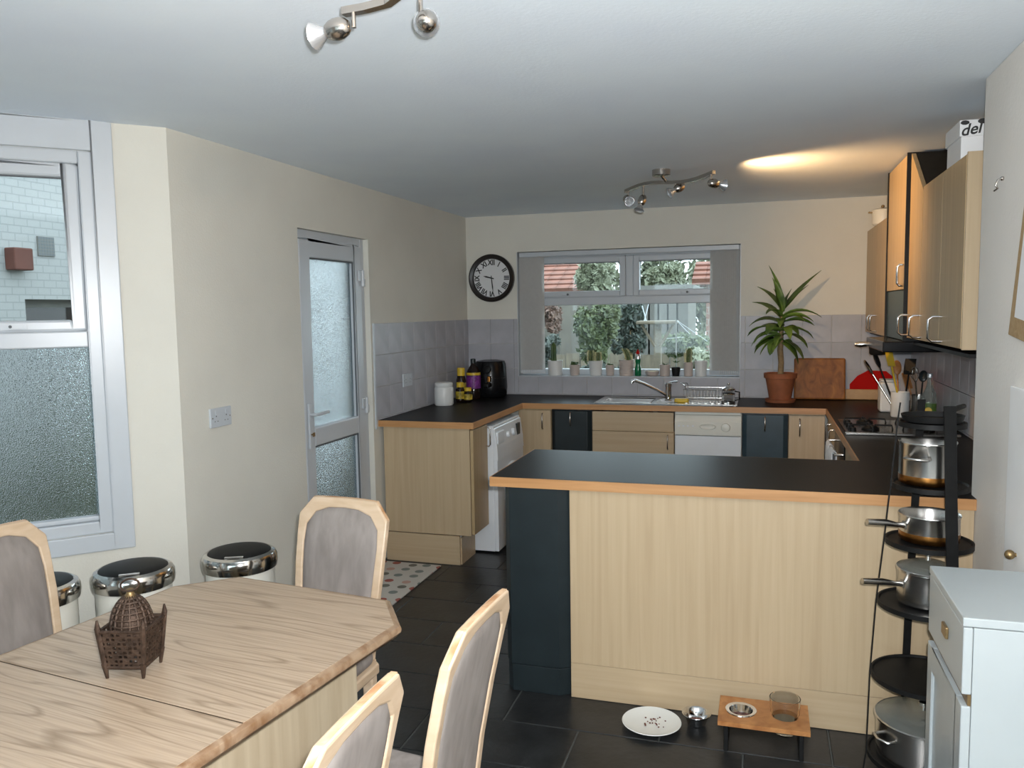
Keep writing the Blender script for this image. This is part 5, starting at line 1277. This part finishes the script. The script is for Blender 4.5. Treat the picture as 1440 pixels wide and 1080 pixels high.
def saucepan(name, z, r, h, label, x=PX, y=PY, lid=False, handle=None, side=False, burnt=True, knobmt='steel', dx=0, dy=0):
    x += dx; y += dy; c = (x,y,z)
    t = thing(name, label, 'pan', c)
    MB().lathe([(r*.94,0),(r*.99,.004),(r,.02),(r,h-.004),(r*1.035,h),(r*1.03,h+.003),(r*.97,h-.004),(r*.965,.008),(0,.006)], c, n=40).build('pan_body', M['steel'], t, smooth=40)
    if burnt: MB().lathe([(r*.95,.0005),(r*1.0,.004),(r*1.012,.02),(r*1.003,.03)], c, n=40).build('scorched_base', M['copper'], t, smooth=50)
    if handle is not None:
        a_, L = handle; d = Vector((math.cos(a_),math.sin(a_),0)); p = Vector(c)+d*r*.99+Vector((0,0,h*.62))
        hm = MB().tube([p, p+d*.03+Vector((0,0,.004)), p+d*(L*.5)+Vector((0,0,.012)), p+d*L+Vector((0,0,.018))], [.010,.008,.011,.010], 12)
        hm.build('pan_handle', M['steel'], t, smooth=60)
        MB().box(-.012,.012,-.003,.004,-.012,.012).rot(Matrix.Translation(p) @ Matrix.Rotation(a_+math.pi/2,4,'Z')).build('handle_bracket', M['steel'], t, bevel=.002)
    if side:
        for a_ in side:
            d = Vector((math.cos(a_),math.sin(a_),0)); s = Vector((-d.y,d.x,0)); p = Vector(c)+d*r*.98+Vector((0,0,h*.68))
            MB().tube([p-s*.035, p-s*.034+d*.024, p+d*.036, p+s*.034+d*.024, p+s*.035], .0055, 8).build('side_handle', M['steel'], t, smooth=60)
    if lid:
        lo = MB().lathe([(r*1.03,h+.002),(r*1.04,h+.006),(r*.9,h+.014),(r*.5,h+.028),(0,h+.034)], c, n=40).build('glass_lid', M['lidglass'], t, smooth=50)
        MB().lathe([(r*1.045,h+.001),(r*1.05,h+.006),(r*1.02,h+.009),(r*1.01,h+.003)], c, n=40).build('lid_band', M['steel'], lo, smooth=40)
        MB().lathe([(.008,h+.032),(.006,h+.045),(.018,h+.052),(.018,h+.062),(.010,h+.066),(0,h+.067)], c, n=18).build('lid_knob', M[knobmt], lo, smooth=50)
    return t
sh = [z+.0045 for z, r in shelves]
fp = thing('frying_pan', 'flat black griddle pan lying on the top shelf of the stand', 'pan', (PX,PY,sh[0]))
MB().lathe([(.080,0),(.088,.003),(.093,.022),(.090,.022),(.083,.006),(0,.005)], (PX,PY,sh[0]), n=40).build('pan_body', M['blackmatt'], fp, smooth=40)
MB().tube([(PX+.05,PY+.075,sh[0]+.018),(PX+.10,PY+.13,sh[0]+.03),(PX+.13,PY+.19,sh[0]+.03)], [.008,.009,.008], 10).build('pan_handle', M['blackmatt'], fp, smooth=60)
saucepan('stock_pot', sh[1], .084, .135, 'tall steel stock pot on the upper shelf of the pan stand', side=[R(-118),R(62)], dx=-.012)
saucepan('saucepan', sh[2], .090, .085, 'open steel saucepan with scorched base on the pan stand', handle=(R(205),.13))
saucepan('saucepan', sh[3], .092, .108, 'steel saucepan with domed glass lid on the pan stand', handle=(R(205),.14), lid=True, burnt=False)
saucepan('casserole_pan', sh[5], .145, .125, 'wide steel casserole pan with glass lid on bottom shelf', side=[R(212),R(32)], lid=True, burnt=False, dx=-.0)

# ------------------------------------------------------------------ white cabinet by the right wall
wcb = thing('white_cabinet', 'white painted cabinet with drawer and door against the pale wall', 'cabinet', (.585,2.29,0))
x0, x1, ya, yb, zt_ = .459, XN-.002, 2.082, 2.489, .85
xb0 = x0+.024
MB().box(xb0,x1,ya+.002,yb-.002,.04,zt_-.024).build('cabinet_body', M['whitepaint'], wcb, bevel=.002)
MB().box(x0+.0005,x1,ya,yb,zt_-.022,zt_).build('cabinet_top', M['whitepaint'], wcb, bevel=.003)
d = MB().box(x0+.002,xb0-.001,ya+.001,yb-.001,.662,zt_-.024).build('drawer_front', M['whitepaint'], wcb, bevel=.003)
MB().box(x0-.006,x0+.002,2.235,2.285,.735,.765).build('drawer_pull', M['brass'], d, bevel=.002)
MB().box(xb0-.008,xb0-.001,ya+.004,yb-.004,.634,.661).build('recess', M['brass'], wcb)
d = MB().box(x0+.002,xb0-.001,ya+.001,ya+.06,.05,.633).box(x0+.002,xb0-.001,yb-.06,yb-.001,.05,.633).box(x0+.002,xb0-.001,ya+.06,yb-.06,.565,.633).box(x0+.002,xb0-.001,ya+.06,yb-.06,.05,.12).build('cabinet_door', M['whitepaint'], wcb, bevel=.003)
MB().box(x0+.010,xb0-.001,ya+.058,yb-.058,.118,.567).build('door_panel', M['whitepaint'], d, bevel=.001)
MB().box(x0+.05,x1-.01,ya+.02,yb-.02,.0005,.04).build('plinth', M['whitepaint'], wcb)
# wall items on the pale wall
wcup = thing('wall_cupboard', 'white flush cupboard front with brass knob on pale wall', 'cupboard', (XN-.01,2.4,.78))
MB().box(XN-.014,XN-.001,2.05,2.722,.70,1.343).build('cupboard_door', M['cupboardpaint'], wcup, bevel=.003)
MB().ball((XN-.03,2.60,.865), .014).cyl((XN-.03,2.60,.865),(XN-.012,2.60,.865),.006).build('knob', M['brass'], wcup, smooth=60)
cbn = thing('cork_board', 'cork notice board with white paper hanging on the pale wall', 'notice board', (XN-.008,2.5,1.6))
mb = MB().prism([(2.765,1.492),(2.25,1.44),(2.17,1.82),(2.655,1.87)], XN-.014, XN-.001, 'x').build('board_sheet', M['cork'], cbn, bevel=.002)
MB().prism([(2.70,1.545),(2.45,1.52),(2.39,1.76),(2.64,1.79)], XN-.016, XN-.0145, 'x').build('pinned_paper', M['paper'], mb)
hk = thing('wall_hook', 'small bent metal hook high on the pale wall', 'hook', (XN,2.93,1.96))
MB().tube([(XN-.001,2.93,1.975),(XN-.016,2.93,1.972),(XN-.022,2.93,1.955),(XN-.016,2.93,1.945),(XN-.022,2.945,1.94)], .003, 8).ball((XN-.004,2.93,1.975), .007, n=8, mm=6).build('hook_wire', M['nickel'], hk, smooth=60)

# ------------------------------------------------------------------ outside: side passage and neighbour
gr = struct(MB().box(-40,40,-25,60,-.62,-.45).build('ground', M['lawn']), 'rough lawn of the garden outside', 'lawn')
XNB = -5.3
tag(MB().box(-5.0,6,-9,Y0-.2,-.449,-.30).build('patio', M['bouncepaving']), 'unseen pale patio slab added to bounce daylight up to the ceiling', 'patio', None, 'structure')  # added out of view as a reflector for the ceiling
tag(MB().box(XNB,XB-.25,Y0-.2,.6,-.449,-.40).build('side_bounce_path', M['bouncepaving']), 'unseen pale path slab added to bounce daylight into the bay', 'path', None, 'structure')  # added out of view, reflects skylight into the bay
nb = thing('neighbour_house', 'white painted brick neighbouring house across the side passage', 'house', (XNB,4,-.45))
rw = [U(35,421,'x',XNB), U(104,421,'x',XNB), U(35,470,'x',XNB)]
wy0, wy1, wz_ = rw[0].y, rw[0].y+.62, U(60,421,'x',XNB).z
wzb = wz_-.95
MB().box(XNB-.3,XNB,-6,wy0,-.45,5.2).box(XNB-.3,XNB,wy1,6.7,-.45,5.2).box(XNB-.3,XNB,wy0,wy1,wz_,5.2).box(XNB-.3,XNB,wy0,wy1,-.45,wzb).build('house_wall', M['whitebrick'], nb)
wn_ = MB().box(XNB-.16,XNB-.10,wy0,wy0+.06,wzb,wz_).box(XNB-.16,XNB-.10,wy1-.06,wy1,wzb,wz_).box(XNB-.16,XNB-.10,wy0,wy1,wz_-.06,wz_).box(XNB-.16,XNB-.10,wy0,wy1,wzb,wzb+.06).build('window_frame', M['terra2'], nb)
MB().box(XNB-.14,XNB-.13,wy0+.05,wy1-.05,wzb+.05,wz_-.05).build('window_pane', M['darkglass'], wn_)
def on_nb(px0,py0,px1,py1): a_, b_ = U(px0,py0,'x',XNB), U(px1,py1,'x',XNB); return a_.y, b_.y, min(a_.z,b_.z), max(a_.z,b_.z)
a_,b_,c_,d_ = on_nb(5,348,34,381); MB().box(XNB,XNB+.10,a_,b_,c_,d_).build('vent_cowl', M['vent'], nb, bevel=.01)
a_,b_,c_,d_ = on_nb(51,332,76,361)
ab = MB().box(XNB,XNB+.012,a_,b_,c_,d_).build('air_brick', M['terra2'], nb)
for i in range(6):
    for k in range(6):
        y_ = a_+(b_-a_)*(i+.5)/6; z_ = c_+(d_-c_)*(k+.5)/6; w2 = (b_-a_)/6*.36; h2 = (d_-c_)/6*.36
        MB().box(XNB+.0115,XNB+.013,y_-w2,y_+w2,z_-h2,z_+h2).build('air_slot', M['gasket'], ab)
MB().prism([(XNB-4,5.2),(XNB+.3,5.1),(XNB+.3,5.25),(XNB-4,7.5)], -6, 6.8, 'y').build('roof', M['rooftile'], nb)

def foliage(name, label, c, rad, n, mt, leaf=.09, trunk=None, flat=1.0, cat='shrub'):
    t = thing(name, label, cat, (c[0],c[1],-.45)); mb = MB(); rnd = random.Random(hash(name+label) % 1000 if False else int(c[0]*97+c[1]*31))
    bl = [(c[0]+rnd.uniform(-.75,.75)*rad[0], c[1]+rnd.uniform(-.75,.75)*rad[1], c[2]+rnd.uniform(-.75,.75)*rad[2], rnd.uniform(.25,.55)) for _ in range(17)]
    vs = []; fs = []
    for k in range(n):
        b = bl[k % 17]; d = Vector((rnd.gauss(0,1),rnd.gauss(0,1),rnd.gauss(0,1))).normalized()*rnd.uniform(.65,1.05)
        p = Vector((b[0]+d.x*rad[0]*b[3], b[1]+d.y*rad[1]*b[3], b[2]+d.z*rad[2]*b[3]))
        u = Vector((rnd.gauss(0,1),rnd.gauss(0,1),rnd.gauss(0,1))).normalized(); v = u.orthogonal().normalized(); s = leaf*rnd.uniform(.6,1.3)
        i = len(vs); vs += [p-u*s, p+v*s*.45, p+u*s, p-v*s*.45]; fs.append((i,i+1,i+2,i+3))
    me = bpy.data.meshes.new('foliage'); me.from_pydata([tuple(Vector(v)-Vector((c[0],c[1],-.45))) for v in vs], [], fs); me.materials.append(M[mt])
    o = bpy.data.objects.new('foliage', me); COL.objects.link(o); o.parent = t; o['kind'] = 'stuff'
    MB().tube([(c[0],c[1],-.45),(c[0]+.05,c[1],(c[2]-.45)/2),(c[0],c[1],c[2])], [.12*rad[0],.09*rad[0],.04*rad[0]], 8).build('trunk', M['stem'], t, smooth=60)
    return t
# dark hedge below the bay window
foliage('hedge_shrub', 'dark green shrub below the bay window in the side passage', (-4.5,3.6,.05), (.5,1.5,.75), 2600, 'foilage', .07)
foliage('hedge_shrub', 'dark low shrub against the white house opposite the front of the bay', (-4.6,.2,-.05), (.45,1.0,.65), 2000, 'foilage', .07)
foliage('door_shrub', 'green shrub growing outside the back door', (-4.05,6.9,.0), (.8,1.1,.8), 2600, 'foilage', .08)
foliage('door_shrub', 'dark conifer shrub outside beyond the back door shrub', (-4.1,9.6,.3), (.8,1.0,1.0), 2200, 'foil2', .09)

# ------------------------------------------------------------------ outside: rear garden
def G(px, py, y): return U(px, py, 'y', y)
def fol(name, label, px, py, hw, hh, y, n, mt, leaf, cat, cy=None):
    c = G(px, py, y); k = (c-CAM).dot(FWD)/F_PX/1.15
    foliage(name, label, tuple(c), (hw*k, max(.35, min(hw*k, 1.4)), hh*k), n, mt, leaf, cat=cat)
fol('garden_tree', 'bushy green tree in the middle of the back garden', 842, 468, 30, 48, 13.0, 4200, 'foilage', .055, 'tree')
fol('garden_tree', 'dark conifer beside the bushy green tree', 886, 464, 24, 44, 15.6, 3600, 'foil3', .06, 'tree')
fol('garden_tree', 'grey green tree close behind the outbuilding', 935, 386, 30, 18, 29, 2200, 'foil2', .16, 'tree')
fol('garden_tree', 'light green tree beside the red roofed house', 836, 398, 27, 36, 19.9, 3000, 'foil2', .11, 'tree')
for k in range(9):
    xk = -19.5+k*2.75
    foliage('boundary_tree', 'pale hazy tree in the row far beyond the garden', (xk, 36+(k%2)*4.4, 2.6), (1.9,1.2,2.7), 2200, 'foil2', .22, cat='tree')['group'] = 'row of hazy trees beyond the garden'
fol('garden_shrub', 'rust coloured shrub in front of the rendered house', 776, 446, 14, 22, 15.5, 1300, 'foil4', .06, 'shrub')
fol('garden_shrub', 'low blue green shrub beside the rust coloured shrub', 772, 494, 15, 26, 11, 1300, 'foil3', .05, 'shrub')
fol('garden_shrub', 'leafy shrub at the foot of the outbuilding', 962, 484, 34, 20, 12.6, 2000, 'foilage', .05, 'shrub')
fol('garden_shrub', 'dark ground shrub below the bushy green tree', 838, 524, 34, 13, 10.2, 1800, 'foil3', .05, 'shrub')
fol('garden_shrub', 'yellow green shrub by the washing line pole', 988, 506, 18, 18, 8.9, 1200, 'foil2', .04, 'shrub')
def house(name, label, x0, x1, y0, y1, zw, ridge, wallm, axis='x', over=.25):
    t = thing(name, label, 'house', ((x0+x1)/2,(y0+y1)/2,-.45))
    MB().box(x0,x1,y0,y1,-.45,zw).build('house_wall', M[wallm], t)
    ym = (y0+y1)/2; rows = 9
    rf = MB().prism([(y0-over,zw-.06),(ym,ridge),(y1+over,zw-.06),(y1+over,zw-.02),(ym,ridge+.06),(y0-over,zw-.02)], x0-over, x1+over, 'x').build('roof', M['rooftile'], t)
    # tile courses on the slope facing the window
    nx = max(6,int((x1-x0+2*over)/.34)); d = Vector((0, ym-y0+over, ridge-zw+.06)); L = d.length; nr = max(4,int(L/.33)); me = None
    stp = d/nr; w_ = (x1-x0+2*over)/nx
    nrm_ = Vector((0,-d.z,d.y)).normalized()
    vs = [(-w_*.49,0,0),(w_*.49,0,0),(w_*.49,stp.y,stp.z),(-w_*.49,stp.y,stp.z)]
    up = [tuple(Vector(v)+nrm_*(.085 if i < 2 else .045)) for i, v in enumerate(vs)]
    me = MB().add(vs+up, [(0,3,2,1),(4,5,6,7),(0,1,5,4),(1,2,6,5),(2,3,7,6),(3,0,4,7)]).mesh('roof_tile', M['rooftile'])
    cnt = 0
    for r_ in range(nr):
        for i in range(nx):
            if cnt >= 290: break
            piece('roof_tile', me, rf, Vector((x0-over+w_*(i+.5), y0-over, zw-.03)) + stp*r_); cnt += 1
    ORG[rf.name] = ORG[t.name]
    return t
a_ = G(752,409,21); b_ = G(802,366,23)
ht = house('garden_house', 'rendered house with red tiled roof behind the rust coloured shrub', a_.x-1.6, G(808,400,21).x, 21, 25, a_.z, b_.z, 'render')
a_ = G(786,468,17)
tag(MB().box(G(787,470,18).x,G(815,470,18).x,18,19.5,-.45,G(800,424,18).z).build('garden_wall', M['render'], None, bevel=.02), 'pale rendered wall section between shrub and green tree', 'wall')
a_ = G(930,470,18)
gh = thing('outbuilding', 'tan rendered outbuilding with boarded panels behind the bird table', 'building', (a_.x,19,-.45))
ox0, ox1, oz = G(900,450,18).x, G(966,450,18).x, G(950,410,18).z
MB().box(ox0,ox1,18,20.5,-.45,oz).build('building_wall', M['render'], gh)
MB().box(ox0-.15,ox1+.15,17.8,20.7,oz,oz+.14).build('flat_roof', M['terra2'], gh)
for k in range(5):
    xx = ox0+(ox1-ox0)*(k+.5)/5; MB().box(xx-.13,xx+.13,17.95,18.0,.2,oz-.15).build('wall_panel', M['terra2'], gh, bevel=.01)
a_ = G(993,440,14)
hb_ = house('brick_house', 'red brick house with tiled roof beside the outbuilding', G(993,440,16).x, G(1070,440,16).x, 16, 17.6, G(990,396,16).z, G(990,370,16).z, 'redbrick')
fnc = thing('garden_fence', 'brown board fence along the end of the garden', 'fence', (-3,17.2,-.45))
for k in range(34):
    x_ = -9.2+k*.32
    if x_ > -1.8: break
    MB().box(x_,x_+.30,17.2+(k%2)*.02,17.23+(k%2)*.02,-.45,.62+.03*((k*7)%3)).build('fence_board', M['fence'], fnc)
bt_ = thing('bird_table', 'wooden bird table on a post with strings in the garden', 'bird table', (G(925,500,10.5).x,10.5,-.45))
c_ = G(925,452,10.5)
MB().box(c_.x-.045,c_.x+.045,10.455,10.545,-.45,c_.z-.03).build('post', M['fence'], bt_)
MB().box(c_.x-.25,c_.x+.25,10.3,10.7,c_.z-.03,c_.z+.01).build('tray', M['fence'], bt_, bevel=.01)
for s in (-1,1): MB().tube([(c_.x+s*.03,10.45,c_.z-.32),(c_.x+s*.2,10.45,c_.z-.04)], .02, 6).build('brace', M['fence'], bt_)
for (px0,py0,px1,py1) in ((903,430,909,452),(912,428,906,452)):
    a_, b_ = G(px0,py0,10.45), G(px1,py1,10.45); MB().cyl(a_, b_, .008, n=6).build('hanging_hook', M['upvc'], bt_)
wl_ = thing('washing_line', 'white rotary washing line pole with lines in the garden', 'washing line', (G(951,500,9.8).x,9.8,-.45))
a_ = G(951,450,9.8)
MB().cyl((a_.x,9.8,-.45),(a_.x,9.8,a_.z),.009,n=8).build('pole', M['terra2'], wl_)
for (px,py) in ((995,480),(970,470)):
    b_ = G(px,py,9.8); MB().cyl((a_.x,9.8,a_.z),b_,.003,n=5).build('line', M['upvc'], wl_)
MB().cyl(G(938,476,9.8),G(962,474,9.8),.003,n=5).build('line', M['upvc'], wl_)
